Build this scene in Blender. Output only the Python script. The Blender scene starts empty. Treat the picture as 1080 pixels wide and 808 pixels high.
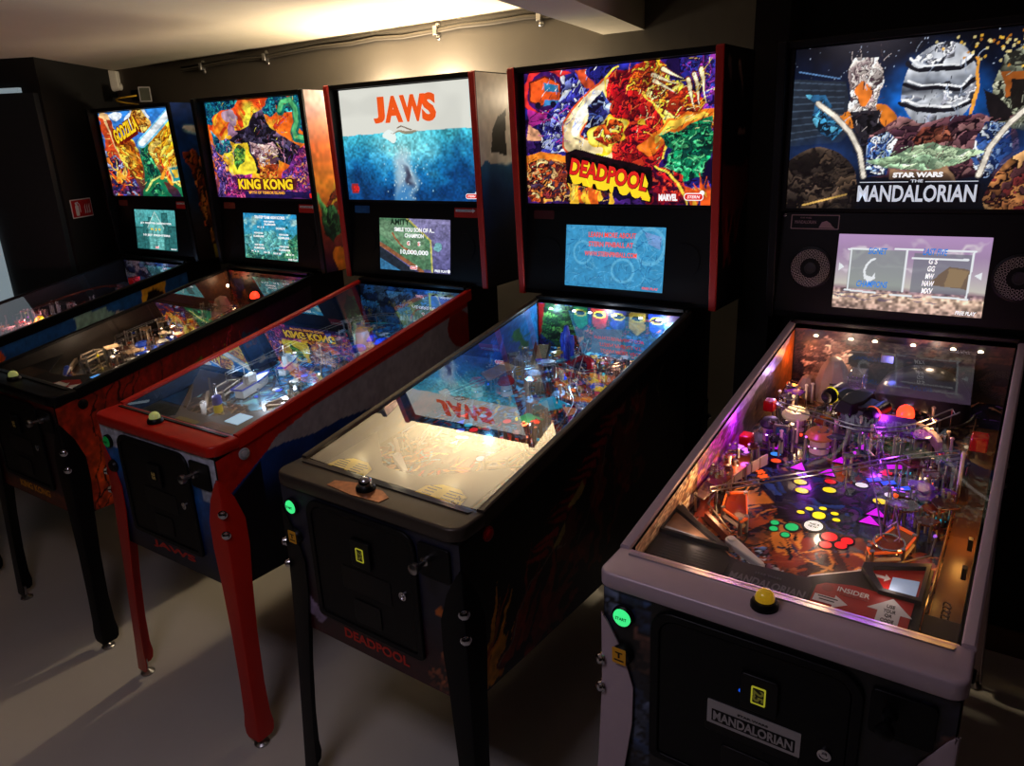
import bpy, math, random
import numpy as np
from mathutils import Matrix, Vector

random.seed(7)
SC = bpy.context.scene
COL = SC.collection
PI = math.pi

# ---------------------------------------------------------------- colour, materials
def lin(c):
    r = []
    for v in c[:3]:
        v = max(0.0, min(1.0, v / 255.0))
        r.append(v / 12.92 if v <= .04045 else ((v + .055) / 1.055) ** 2.4)
    return r

MATS = {}

def mat(name, col, rough=.5, metal=0., emit=0., ecol=None, coat=0., vary=.12, trans=0., scale=40, ior=1.45):
    if name in MATS:
        return MATS[name]
    m = bpy.data.materials.new(name)
    m.use_nodes = True
    nt = m.node_tree
    b = nt.nodes['Principled BSDF']
    l = lin(col)
    if vary > 0:
        tc = nt.nodes.new('ShaderNodeTexCoord')
        nz = nt.nodes.new('ShaderNodeTexNoise')
        nz.inputs['Scale'].default_value = scale
        nz.inputs['Detail'].default_value = 4
        mx = nt.nodes.new('ShaderNodeMix')
        mx.data_type = 'RGBA'
        mx.inputs[6].default_value = [max(0, v * (1 - vary)) for v in l] + [1]
        mx.inputs[7].default_value = [min(1, v * (1 + vary)) for v in l] + [1]
        nt.links.new(tc.outputs['Object'], nz.inputs['Vector'])
        nt.links.new(nz.outputs['Fac'], mx.inputs[0])
        nt.links.new(mx.outputs[2], b.inputs['Base Color'])
    else:
        b.inputs['Base Color'].default_value = l + [1]
    b.inputs['Roughness'].default_value = rough
    b.inputs['Metallic'].default_value = metal
    b.inputs['Coat Weight'].default_value = coat
    b.inputs['Transmission Weight'].default_value = trans
    b.inputs['IOR'].default_value = ior
    if emit > 0:
        b.inputs['Emission Color'].default_value = lin(ecol or col) + [1]
        b.inputs['Emission Strength'].default_value = emit
    MATS[name] = m
    return m

def artmat(name, emit=0., rough=.35, coat=0., spec=.5):
    """printed artwork: colour comes from the mesh attribute 'Col'"""
    if name in MATS:
        return MATS[name]
    m = bpy.data.materials.new(name)
    m.use_nodes = True
    nt = m.node_tree
    b = nt.nodes['Principled BSDF']
    a = nt.nodes.new('ShaderNodeVertexColor')
    a.layer_name = 'Col'
    b.inputs['Roughness'].default_value = rough
    b.inputs['Coat Weight'].default_value = coat
    b.inputs['Specular IOR Level'].default_value = spec
    if emit > 0:
        b.inputs['Base Color'].default_value = (.02, .02, .02, 1)
        nt.links.new(a.outputs['Color'], b.inputs['Emission Color'])
        b.inputs['Emission Strength'].default_value = emit
    else:
        nt.links.new(a.outputs['Color'], b.inputs['Base Color'])
    MATS[name] = m
    return m

def glassmat(name, lo, hi):
    if name in MATS:
        return MATS[name]
    m = bpy.data.materials.new(name)
    m.use_nodes = True
    nt = m.node_tree
    nt.nodes.remove(nt.nodes['Principled BSDF'])
    out = nt.nodes['Material Output']
    tr = nt.nodes.new('ShaderNodeBsdfTransparent')
    gl = nt.nodes.new('ShaderNodeBsdfGlossy')
    gl.inputs['Roughness'].default_value = .0
    lw = nt.nodes.new('ShaderNodeLayerWeight')
    lw.inputs['Blend'].default_value = .5
    mr = nt.nodes.new('ShaderNodeMapRange')
    mr.inputs['To Min'].default_value = lo
    mr.inputs['To Max'].default_value = hi
    mx = nt.nodes.new('ShaderNodeMixShader')
    nt.links.new(lw.outputs['Facing'], mr.inputs['Value'])
    nt.links.new(mr.outputs['Result'], mx.inputs['Fac'])
    nt.links.new(tr.outputs[0], mx.inputs[1])
    nt.links.new(gl.outputs[0], mx.inputs[2])
    nt.links.new(mx.outputs[0], out.inputs['Surface'])
    MATS[name] = m
    return m

# ---------------------------------------------------------------- mesh builder
class MB:
    def __init__(s):
        s.v, s.f = [], []

    def add(s, verts, faces, M=None):
        o = len(s.v)
        for p in verts:
            p = Vector(p)
            s.v.append(tuple(M @ p) if M is not None else tuple(p))
        s.f += [tuple(i + o for i in f) for f in faces]
        return s

    def box(s, c, d, M=None, top=1.0):
        x, y, z = c
        a, b, h = d[0] / 2, d[1] / 2, d[2] / 2
        vs = [(x + i * a * (top if k > 0 else 1), y + j * b * (top if k > 0 else 1), z + k * h)
              for k in (-1, 1) for j in (-1, 1) for i in (-1, 1)]
        return s.add(vs, [(0, 2, 3, 1), (4, 5, 7, 6), (0, 1, 5, 4), (2, 6, 7, 3), (0, 4, 6, 2), (1, 3, 7, 5)], M)

    def prism(s, poly, z0, z1, M=None, inset=0.):
        """extrude a 2D outline from z0 to z1 (local frame M)"""
        n = len(poly)
        ar = sum(poly[i][0] * poly[(i + 1) % n][1] - poly[(i + 1) % n][0] * poly[i][1] for i in range(n))
        if ar < 0:
            poly = poly[::-1]
        cx = sum(p[0] for p in poly) / n
        cy = sum(p[1] for p in poly) / n
        k = 1 - inset
        vs = [(p[0], p[1], z0) for p in poly] + [(cx + (p[0] - cx) * k, cy + (p[1] - cy) * k, z1) for p in poly]
        fs = [tuple(range(n))[::-1], tuple(range(n, 2 * n))]
        fs += [(i, (i + 1) % n, n + (i + 1) % n, n + i) for i in range(n)]
        return s.add(vs, fs, M)

    def ring(s, outer, inner, z0, z1, M=None):
        """a frame between two outlines of the same number of points"""
        n = len(outer)
        vs = [(p[0], p[1], z) for z in (z0, z1) for p in outer] + [(p[0], p[1], z) for z in (z0, z1) for p in inner]
        fs = []
        for i in range(n):
            j = (i + 1) % n
            fs += [(i, j, n + j, n + i), (2 * n + j, 2 * n + i, 3 * n + i, 3 * n + j),
                   (n + i, n + j, 3 * n + j, 3 * n + i), (j, i, 2 * n + i, 2 * n + j)]
        return s.add(vs, fs, M)

    def lathe(s, prof, M=None, n=20):
        """prof: (radius, height) pairs turned about local z"""
        vs, fs = [], []
        for r, z in prof:
            for i in range(n):
                a = 2 * PI * i / n
                vs.append((r * math.cos(a), r * math.sin(a), z))
        for k in range(len(prof) - 1):
            for i in range(n):
                j = (i + 1) % n
                fs.append((k * n + i, k * n + j, (k + 1) * n + j, (k + 1) * n + i))
        fs.append(tuple(range(n))[::-1])
        fs.append(tuple((len(prof) - 1) * n + i for i in range(n)))
        return s.add(vs, fs, M)

    def cyl(s, p0, p1, r, n=12, r1=None):
        p0, p1 = Vector(p0), Vector(p1)
        d = p1 - p0
        q = d.to_track_quat('Z', 'Y').to_matrix().to_4x4()
        return s.lathe([(r, 0), (r if r1 is None else r1, d.length)], Matrix.Translation(p0) @ q, n)

    def tube(s, path, r, n=6, M=None):
        P = [Vector(p) for p in path]
        vs, fs = [], []
        ref = Vector((0, 0, 1))
        for i, p in enumerate(P):
            t = (P[min(i + 1, len(P) - 1)] - P[max(i - 1, 0)]).normalized()
            if abs(t.dot(ref)) > .95:
                ref = Vector((1, 0, 0))
            a = t.cross(ref).normalized()
            b = t.cross(a).normalized()
            for k in range(n):
                an = 2 * PI * k / n
                vs.append(p + (a * math.cos(an) + b * math.sin(an)) * r)
        for i in range(len(P) - 1):
            for k in range(n):
                j = (k + 1) % n
                fs.append((i * n + k, (i + 1) * n + k, (i + 1) * n + j, i * n + j))
        fs.append(tuple(range(n)))
        fs.append(tuple((len(P) - 1) * n + k for k in range(n))[::-1])
        return s.add(vs, fs, M)

    def loft(s, rings):
        n = len(rings[0])
        o = len(s.v)
        for r in rings:
            s.v += [tuple(p) for p in r]
        for k in range(len(rings) - 1):
            for i in range(n):
                j = (i + 1) % n
                s.f.append((o + k * n + i, o + k * n + j, o + (k + 1) * n + j, o + (k + 1) * n + i))
        s.f.append(tuple(o + i for i in range(n))[::-1])
        s.f.append(tuple(o + (len(rings) - 1) * n + i for i in range(n)))
        return s

    def text(s, body, cx, cy, h, M, w=None, bold=0., shear=0., depth=.0004, z=0., rot=0., sc=None):
        """lettering centred on (cx, cy) of frame M, capital height h, optional width w"""
        cu = bpy.data.curves.new('lettering_curve', 'FONT')
        cu.body = body
        cu.offset = bold
        cu.shear = shear
        cu.extrude = .01
        cu.resolution_u = 3
        ob = bpy.data.objects.new('lettering_curve', cu)
        me = bpy.data.meshes.new_from_object(ob)
        n = len(me.vertices)
        if n == 0:
            return s
        co = np.empty(n * 3)
        me.vertices.foreach_get('co', co)
        co = co.reshape(-1, 3)
        lo, hi = co.min(0), co.max(0)
        sz = hi - lo
        ky = h / max(sz[1], 1e-6)
        kx = ky if w is None else w / max(sz[0], 1e-6)
        q = (co - (lo + hi) / 2) * [kx, ky, depth / max(sz[2], 1e-6)]
        q[:, 2] += depth / 2 + z
        c, sn = math.cos(rot), math.sin(rot)
        q = np.stack([cx + c * q[:, 0] - sn * q[:, 1], cy + sn * q[:, 0] + c * q[:, 1], q[:, 2]], 1)
        s.add([tuple(p) for p in q], [tuple(p.vertices) for p in me.polygons], M)
        bpy.data.objects.remove(ob)
        bpy.data.curves.remove(cu)
        bpy.data.meshes.remove(me)
        return s

    def build(s, name, m, parent=None, bevel=0., seg=2, flat=False, sharp=38):
        me = bpy.data.meshes.new(name)
        me.from_pydata(s.v, [], s.f)
        me.validate()
        me.update()
        if not flat:
            me.polygons.foreach_set('use_smooth', [True] * len(me.polygons))
            me.set_sharp_from_angle(angle=math.radians(sharp))
        me.materials.append(m)
        o = bpy.data.objects.new(name, me)
        COL.objects.link(o)
        if parent is not None:
            o.parent = parent
        if bevel > 0:
            b = o.modifiers.new('bevel', 'BEVEL')
            b.width = bevel
            b.segments = seg
            b.limit_method = 'ANGLE'
            b.angle_limit = math.radians(40)
        return o

def rrect(x0, y0, x1, y1, r, n=5):
    pts = []
    rs = r if isinstance(r, (list, tuple)) else (r,) * 4
    for (cx, cy, a0), q in zip(((x0, y0, PI), (x1, y0, 1.5 * PI), (x1, y1, 0), (x0, y1, .5 * PI)), rs):
        sx = 1 if cx == x0 else -1
        sy = 1 if cy == y0 else -1
        for i in range(n):
            a = a0 + .5 * PI * i / (n - 1)
            pts.append((cx + sx * q + q * math.cos(a), cy + sy * q + q * math.sin(a)))
    return pts

def circle(cx, cy, r, n=20, ry=None):
    return [(cx + r * math.cos(2 * PI * i / n), cy + (ry or r) * math.sin(2 * PI * i / n)) for i in range(n)]

def front_frame(y):      # local (x, up, towards the player)
    return Matrix(((1, 0, 0, 0), (0, 0, -1, y), (0, 1, 0, 0), (0, 0, 0, 1)))

def side_frame(x):       # local (depth, up, outwards to the right)
    return Matrix(((0, 0, 1, x), (1, 0, 0, 0), (0, 1, 0, 0), (0, 0, 0, 1)))

PFZ, PFK = .845, .114                      # playfield height at the front and its slope
GZ, GK = .9125, .190                       # the same for the glass
PF = Matrix(((1, 0, 0, 0), (0, 1, 0, 0), (0, PFK, 1, PFZ), (0, 0, 0, 1)))
GF = Matrix(((1, 0, 0, 0), (0, 1, 0, 0), (0, GK, 1, GZ), (0, 0, 0, 1)))

def empty(name, loc, rot=(0, 0, 0)):
    o = bpy.data.objects.new(name, None)
    COL.objects.link(o)
    o.location = loc
    o.rotation_euler = rot
    o.empty_display_size = .1
    return o

def tag(o, label, cat, group=None):
    o['label'] = label
    o['category'] = cat
    if group:
        o['group'] = group
    return o

# ---------------------------------------------------------------- painting printed artwork
def vnoise(h, w, cells, rng):
    gy = max(2, int(cells)) + 2
    gx = max(2, int(cells * w / h)) + 2
    g = rng.random((gy, gx))
    y = np.linspace(0, gy - 1.001, h)
    x = np.linspace(0, gx - 1.001, w)
    yi, xi = y.astype(int), x.astype(int)
    fy, fx = y - yi, x - xi
    fy = (fy * fy * (3 - 2 * fy))[:, None]
    fx = (fx * fx * (3 - 2 * fx))[None]
    a = g[yi][:, xi]; b = g[yi][:, xi + 1]; c = g[yi + 1][:, xi]; d = g[yi + 1][:, xi + 1]
    return (a * (1 - fx) + b * fx) * (1 - fy) + (c * (1 - fx) + d * fx) * fy

class Art:
    """a painted sheet; u runs left to right, v bottom to top"""
    def __init__(s, w, h, asp, base=(0, 0, 0), seed=1):
        if min(w, h) > 60:
            w, h = int(w * 1.35), int(h * 1.35)
        s.w, s.h, s.asp = w, h, asp
        s.rng = np.random.default_rng(seed)
        s.U, s.V = np.meshgrid(np.linspace(0, 1, w), np.linspace(0, 1, h))
        s.c = np.zeros((h, w, 3)) + np.array(base, float)
        s.n1 = vnoise(h, w, 5, s.rng) - .5
        s.n2 = vnoise(h, w, 5, s.rng) - .5
        s.m1 = vnoise(h, w, 16, s.rng) - .5
        s.m2 = vnoise(h, w, 16, s.rng) - .5
        s.f1 = vnoise(h, w, 40, s.rng) - .5

    def wuv(s, wob):
        return (s.U + wob * (s.n1 + .6 * s.m1), s.V + wob * (s.n2 + .6 * s.m2))

    def fill(s, mask, col, a=1.):
        k = (mask.astype(float) * a)[..., None]
        s.c = s.c * (1 - k) + np.array(col, float) * k

    def grad(s, stops, wob=0., axis=1, mask=None):
        q = s.wuv(wob)[axis]
        xs = [t[0] for t in stops]
        cols = np.stack([np.interp(q, xs, [t[1][i] for t in stops]) for i in range(3)], -1)
        if mask is None:
            s.c = cols
        else:
            k = mask.astype(float)[..., None]
            s.c = s.c * (1 - k) + cols * k

    def mpoly(s, pts, wob=0.):
        u, v = s.wuv(wob)
        m = np.zeros(u.shape, bool)
        n = len(pts)
        for i in range(n):
            (x0, y0), (x1, y1) = pts[i], pts[(i + 1) % n]
            if y0 == y1:
                continue
            t = ((y0 > v) != (y1 > v)) & (u < (x1 - x0) * (v - y0) / (y1 - y0) + x0)
            m ^= t
        return m

    def poly(s, pts, col, wob=0., a=1., line=None, lw=.006):
        m = s.mpoly(pts, wob)
        s.fill(m, col, a)
        if line is not None:
            s.stroke(pts + [pts[0]], lw, line, wob=wob)
        return m

    def mell(s, cx, cy, rx, ry, rot=0., wob=0., soft=0.):
        u, v = s.wuv(wob)
        c, q = math.cos(rot), math.sin(rot)
        x, y = (u - cx) * s.asp, v - cy
        x, y = (c * x + q * y) / (rx * s.asp), (-q * x + c * y) / ry
        d = np.sqrt(x * x + y * y)
        if soft > 0:
            return np.clip((1 - d) / soft, 0, 1)
        return d < 1

    def ell(s, cx, cy, rx, ry, col, rot=0., wob=0., soft=0., a=1.):
        m = s.mell(cx, cy, rx, ry, rot, wob, soft)
        s.fill(m, col, a)
        return m

    def stroke(s, pts, wd, col, wob=0., taper=False, a=1.):
        u, v = s.wuv(wob)
        u = u * s.asp
        n = len(pts) - 1
        m = np.zeros(u.shape, bool)
        for i in range(n):
            x0, y0 = pts[i][0] * s.asp, pts[i][1]
            x1, y1 = pts[i + 1][0] * s.asp, pts[i + 1][1]
            dx, dy = x1 - x0, y1 - y0
            L = dx * dx + dy * dy + 1e-12
            t = np.clip(((u - x0) * dx + (v - y0) * dy) / L, 0, 1)
            d = np.hypot(u - x0 - t * dx, v - y0 - t * dy)
            k = wd * (1 - (i + t) / n) if taper else wd
            m |= d < k
        s.fill(m, col, a)
        return m

    def cells(s, mask, n, pal, edge=None, ew=.25, wob=.05, stretch=1., rot=0., light=None, dens=2.0):
        """inked, modelled colour shards inside a mask"""
        iy, ix_ = np.nonzero(mask)
        if len(iy) < 4:
            return
        wob = wob * 1.7
        u, v = s.wuv(wob)
        u = u + .6 * wob * s.f1
        v = v + .5 * wob * (s.f1[::-1, ::-1])
        c, q = math.cos(rot), math.sin(rot)
        x, y = u[iy, ix_] * s.asp, v[iy, ix_]
        x, y = (c * x + q * y) / stretch, -q * x + c * y
        n = int(n * dens)
        k = s.rng.integers(0, len(iy), n)
        px, py = x[k], y[k]
        cell = math.sqrt(len(iy) / (s.w * s.h) * s.asp / stretch / n)
        d1 = np.full(len(iy), 9.); d2 = np.full(len(iy), 9.); ix = np.zeros(len(iy), int)
        for i in range(n):
            d = np.hypot(x - px[i], y - py[i])
            nr = d < d1
            d2 = np.where(nr, d1, np.minimum(d2, d))
            ix = np.where(nr, i, ix)
            d1 = np.where(nr, d, d1)
        pc = np.array(pal, float)[s.rng.integers(0, len(pal), n)]
        pc = pc * (1 + .25 * (s.rng.random((n, 1)) - .5))
        g = ((x - px[ix]) * .55 + (y - py[ix]) * .83) / cell
        tone = .25 + .75 * s.rng.random(n)
        col = pc[ix] * (1 + .8 * tone[ix] * np.clip(g, -.8, .9))[:, None]
        if edge is not None:
            e = ((d2 - d1) < ew * .5 * cell) | ((g < -.55) & (tone[ix] > .68))
            col = np.where(e[:, None], np.array(edge, float), col)
        if light is not None:
            e = d1 < .22 * cell
            col = np.where(e[:, None], np.array(light, float), col)
        s.c[iy, ix_] = np.clip(col, 0, 255)

    def ink(s, n, cols, L=.06, wd=.004, box=(0, 0, 1, 1), ang=None, spread=1.2):
        """short tapering pen strokes, as in printed line art"""
        for i in range(n):
            x = box[0] + (box[2] - box[0]) * s.rng.random()
            y = box[1] + (box[3] - box[1]) * s.rng.random()
            a = (6.28 * s.rng.random()) if ang is None else ang + spread * (s.rng.random() - .5)
            b = (s.rng.random() - .5) * 2.4
            l = L * (.4 + s.rng.random())
            pts = [(x, y)]
            for k in range(4):
                a += b / 4
                pts.append((pts[-1][0] + l / 4 * math.cos(a) / s.asp, pts[-1][1] + l / 4 * math.sin(a)))
            # work only on a small window
            u0, u1 = min(p[0] for p in pts) - .03, max(p[0] for p in pts) + .03
            v0, v1 = min(p[1] for p in pts) - .03, max(p[1] for p in pts) + .03
            i0, i1 = max(0, int(u0 * s.w)), min(s.w, int(u1 * s.w) + 1)
            j0, j1 = max(0, int(v0 * s.h)), min(s.h, int(v1 * s.h) + 1)
            if i1 <= i0 or j1 <= j0:
                continue
            U, V = s.U[j0:j1, i0:i1] * s.asp, s.V[j0:j1, i0:i1]
            m = np.zeros(U.shape, bool)
            for k in range(4):
                xa, ya = pts[k][0] * s.asp, pts[k][1]
                dx, dy = pts[k + 1][0] * s.asp - xa, pts[k + 1][1] - ya
                t = np.clip(((U - xa) * dx + (V - ya) * dy) / (dx * dx + dy * dy + 1e-12), 0, 1)
                m |= np.hypot(U - xa - t * dx, V - ya - t * dy) < wd * (1 - (k + t) / 4.6)
            s.c[j0:j1, i0:i1][m] = cols[int(s.rng.integers(0, len(cols)))]

    def flames(s, cx, cy, n, ln, wd, pal, ang=PI / 2, spread=1., wob=.03, width=.2):
        for i in range(n):
            a = ang + (s.rng.random() - .5) * spread
            x = cx + (s.rng.random() - .5) * width
            y = cy + (s.rng.random() - .5) * width * .3
            L = ln * (.5 + .7 * s.rng.random())
            b = (s.rng.random() - .5) * .8
            pts = []
            for k in range(6):
                t = k / 5
                aa = a + b * t
                pts.append((x + L * t * math.cos(aa) / s.asp, y + L * t * math.sin(aa)))
            s.stroke(pts, wd * (.6 + .6 * s.rng.random()), pal[int(s.rng.integers(0, len(pal)))], wob=wob, taper=True)

    def mottle(s, amt):
        k = 1 + amt * (s.f1 + s.m1)
        s.c = np.clip(s.c * k[..., None], 0, 255)

    def build(s, name, m, parent, fn):
        """fn(u, v) -> point; one vertex per painted dot"""
        u, v = s.U.ravel(), s.V.ravel()
        co = np.stack(fn(u, v), -1).astype(np.float32)
        w, h = s.w, s.h
        ii = np.arange(w * h).reshape(h, w)
        q = np.stack([ii[:-1, :-1], ii[:-1, 1:], ii[1:, 1:], ii[1:, :-1]], -1).reshape(-1, 4)
        me = bpy.data.meshes.new(name)
        me.vertices.add(w * h)
        me.vertices.foreach_set('co', co.ravel())
        nf = len(q)
        me.loops.add(nf * 4)
        me.loops.foreach_set('vertex_index', q.ravel().astype(np.int32))
        me.polygons.add(nf)
        me.polygons.foreach_set('loop_start', np.arange(nf, dtype=np.int32) * 4)
        me.polygons.foreach_set('loop_total', np.full(nf, 4, np.int32))
        me.update(calc_edges=True)
        c = np.clip(s.c, 0, 255).reshape(-1, 3) / 255.
        c = np.where(c <= .04045, c / 12.92, ((c + .055) / 1.055) ** 2.4)
        at = me.color_attributes.new('Col', 'FLOAT_COLOR', 'POINT')
        at.data.foreach_set('color', np.concatenate([c, np.ones((len(c), 1))], 1).astype(np.float32).ravel())
        me.materials.append(m)
        o = bpy.data.objects.new(name, me)
        COL.objects.link(o)
        o.parent = parent
        return o

# ---------------------------------------------------------------- lit backglass artwork (plain generic colour compositions)
def art_tr_gold():
    a = Art(150, 190, .8, (40, 110, 200), 3)
    a.grad([(0, (40, 30, 60)), (.35, (150, 70, 30)), (.6, (60, 110, 190)), (1, (50, 130, 215))], .1)
    for c in ((.22, .96, .1, .05), (.42, .9, .07, .06), (.62, .95, .08, .05), (.75, .75, .09, .12), (.5, .97, .06, .03)):
        a.ell(*c, (225, 235, 245), wob=.08)
    a.poly([(0, 1), (.12, .98), (.24, .7), (.3, .5), (.2, .4), (.05, .65)], (235, 190, 130), .05)
    a.poly([(0, .95), (.06, .9), (.16, .62), (.2, .42), (.08, .4), (0, .5)], (200, 70, 30), .06)
    a.poly([(.1, .9), (.16, .9), (.24, .6), (.2, .5)], (150, 50, 25), .05)
    m = a.mpoly([(.55, .5), (.62, .72), (.82, .93), (.99, .86), (1, .28), (.8, .34), (.66, .4)], .03)
    a.cells(m, 26, [(240, 185, 40), (225, 150, 25), (250, 210, 80), (205, 115, 20)], (120, 55, 10), .16, .03, 4, 1.0)
    m = a.mpoly([(.16, .72), (.42, .66), (.5, .45), (.45, .2), (.3, .25), (.2, .45)], .03)
    a.cells(m, 24, [(235, 160, 40), (215, 120, 25), (250, 200, 70), (180, 80, 20)], (110, 45, 10), .16, .03, 3, -.9)
    m = a.mell(.56, .87, .11, .13, .3, .06)
    a.cells(m, 14, [(215, 150, 50), (180, 110, 30), (240, 190, 90)], (100, 50, 15), .2, .04)
    m = a.mell(.68, .5, .09, .16, -.3, .06)
    a.cells(m, 12, [(230, 170, 50), (200, 120, 30), (245, 205, 100)], (110, 55, 15), .2, .04)
    m = a.mpoly([(0, .55), (.12, .5), (.22, .4), (.36, .2), (.4, 0), (0, 0)], .05)
    a.cells(m, 70, [(50, 50, 120), (190, 60, 30), (90, 40, 90), (240, 130, 40), (30, 30, 70), (140, 150, 190)], (20, 12, 35), .2, .05)
    a.flames(.18, .2, 14, .2, .02, [(250, 170, 50), (230, 80, 30), (255, 220, 110)], 1.8, 1.4)
    a.poly([(.5, .66), (.58, .69), (.62, .5), (.74, .2), (.8, 0), (.42, 0), (.48, .25)], (18, 110, 75), .05)
    m = a.mpoly([(.51, .6), (.58, .64), (.64, .4), (.72, .1), (.6, 0), (.5, .1)], .06)
    a.cells(m, 30, [(30, 140, 90), (15, 95, 70), (70, 175, 110), (10, 70, 60)], (5, 45, 45), .2, .05, .5)
    a.stroke([(.48, .05), (.58, .17), (.7, .22), (.84, .19), (.93, .1), (.96, .01)], .035, (25, 120, 75), .02)
    a.stroke([(.48, .07), (.58, .19), (.7, .245), (.84, .21), (.93, .12)], .010, (220, 225, 120), .02)
    a.flames(.86, .2, 12, .2, .02, [(230, 70, 30), (250, 160, 40)], 1.6, 1.0, width=.3)
    a.poly([(.82, .34), (.96, .36), (.97, .18), (.85, .17)], (40, 150, 160), .02, line=(240, 215, 120), lw=.008)
    a.poly([(.86, .31), (.93, .32), (.92, .22), (.87, .22)], (230, 190, 60), .03)
    a.ink(100, [(90, 40, 10), (60, 20, 20), (255, 225, 120)], 0.072, 0.0030, (0, .1, 1, .9))
    a.ink(30, [(6, 50, 45), (120, 200, 130)], 0.056, 0.0030, (.45, 0, .8, .6))
    a.stroke([(.53, .62), (1.0, .99)], .05, (120, 200, 235), .015)
    a.stroke([(.53, .62), (1.0, .99)], .033, (240, 250, 255), .01)
    a.mottle(.35)
    return a

def art_tr_jungle():
    a = Art(190, 150, 1.25, (228, 85, 25), 5)
    a.grad([(0, (90, 40, 110)), (.25, (225, 90, 30)), (.6, (240, 120, 30)), (1, (222, 70, 25))], .12)
    a.ell(.4, .5, .36, .42, (250, 200, 40), wob=.15, soft=.5)
    a.ell(.5, .72, .2, .26, (255, 235, 70), wob=.12, soft=.4)
    a.ell(.28, .4, .16, .2, (255, 230, 60), wob=.15, soft=.4)
    a.flames(.45, .75, 16, .3, .03, [(235, 95, 25), (250, 180, 40), (210, 60, 25)], 1.6, 2.6, width=.9)
    for q in ((.1, .95, .16, .08), (.02, .88, .08, .1), (.22, .99, .12, .05), (.75, .97, .1, .06), (.85, .9, .1, .1), (.94, .97, .1, .09), (.95, .78, .07, .1), (.68, .92, .06, .07)):
        m = a.mell(*q, wob=.12)
        a.cells(m, 18, [(20, 120, 140), (15, 85, 120), (40, 150, 150), (10, 55, 90)], (8, 30, 60), .25, .08)
    # boulder heap where the middle of the sheet is dark
    m = a.mpoly([(.2, .6), (.28, .7), (.42, .74), (.5, .86), (.6, .9), (.64, .72), (.76, .62), (.9, .52), (.92, .38), (.8, .34), (.68, .4), (.66, .26), (.44, .26), (.44, .42), (.4, .58), (.26, .56)], .035)
    a.fill(m, (28, 22, 38))
    a.cells(m, 46, [(30, 24, 42), (48, 42, 66), (70, 62, 90), (20, 16, 28), (100, 80, 110)], (12, 9, 18), .22, .05, 1.4, .6)
    m = a.mpoly([(.44, .6), (.56, .55), (.66, .58), (.67, .42), (.62, .3), (.5, .32), (.46, .46)], .05)
    a.cells(m, 16, [(205, 165, 165), (180, 140, 150), (225, 190, 180), (240, 140, 70)], (90, 55, 70), .2, .06, 1.5, -.4)
    m = a.mpoly([(.46, .36), (.66, .36), (.66, .22), (.48, .22)], .05)
    a.cells(m, 14, [(235, 120, 40), (250, 165, 60), (190, 70, 30)], (90, 30, 20), .2, .06)
    a.ell(.245, .83, .05, .075, (170, 140, 160), wob=.08)
    a.ell(.24, .7, .04, .06, (150, 110, 140), wob=.08)
    m = a.mpoly([(.03, .7), (.1, .6), (.2, .62), (.22, .5), (.12, .46), (.05, .5)], .05)
    a.cells(m, 16, [(30, 110, 130), (60, 150, 150), (20, 70, 110)], (10, 40, 70), .25, .05)
    m = a.mpoly([(.22, .48), (.3, .56), (.38, .5), (.34, .38), (.26, .3)], .04)
    a.cells(m, 12, [(90, 160, 60), (150, 190, 70), (60, 120, 60)], (40, 70, 30), .2, .05)
    v = [(.76, .86), (.8, .93), (.86, .95), (.905, .86), (.9, .74), (.86, .66), (.88, .6), (.95, .585), (1, .6)]
    a.stroke(v, .045, (20, 110, 95), .02)
    a.stroke([(x - .006, y + .012) for x, y in v], .024, (90, 190, 120), .02)
    m = a.mpoly([(0, .6), (.06, .5), (.16, .35), (.22, .15), (.2, 0), (0, 0)], .06)
    a.cells(m, 60, [(95, 70, 150), (70, 45, 120), (130, 95, 175), (220, 110, 60), (45, 30, 85)], (30, 18, 60), .25, .05, .4, .4)
    m = a.mpoly([(1, .55), (.9, .5), (.8, .35), (.72, .28), (.74, .0), (1, 0)], .06)
    a.cells(m, 70, [(170, 50, 120), (120, 50, 140), (210, 80, 110), (90, 60, 160), (240, 150, 90)], (60, 20, 70), .25, .05, .5, -.5)
    m = a.mpoly([(.14, .25), (.4, .26), (.34, .1), (.3, 0), (.1, 0)], .06)
    a.cells(m, 40, [(190, 50, 130), (130, 40, 120), (225, 90, 140), (80, 30, 100)], (60, 15, 60), .25, .05)
    a.ink(75, [(80, 20, 20), (255, 220, 80), (120, 30, 20)], 0.080, 0.0025, (.1, .4, .9, 1))
    a.ink(60, [(30, 14, 60), (190, 150, 230), (235, 120, 160)], 0.072, 0.0030, (0, .05, .25, .6), 1.4)
    a.ink(60, [(60, 14, 60), (240, 150, 170), (110, 60, 170)], 0.072, 0.0030, (.72, .05, 1, .55), 1.8)
    a.ink(35, [(10, 8, 16), (130, 120, 150)], 0.064, 0.0025, (.3, .4, .85, .85))
    a.grad([(0, (28, 18, 70)), (.1, (40, 22, 80)), (.2, (60, 30, 90))], .1, mask=a.mpoly([(.3, 0), (.3, .07), (.9, .07), (1, .1), (1, 0)], .03))
    a.poly([(.32, .2), (.86, .2), (.84, .08), (.34, .08)], (70, 20, 25), .03, .8)
    a.mottle(.35)
    return a

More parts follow.
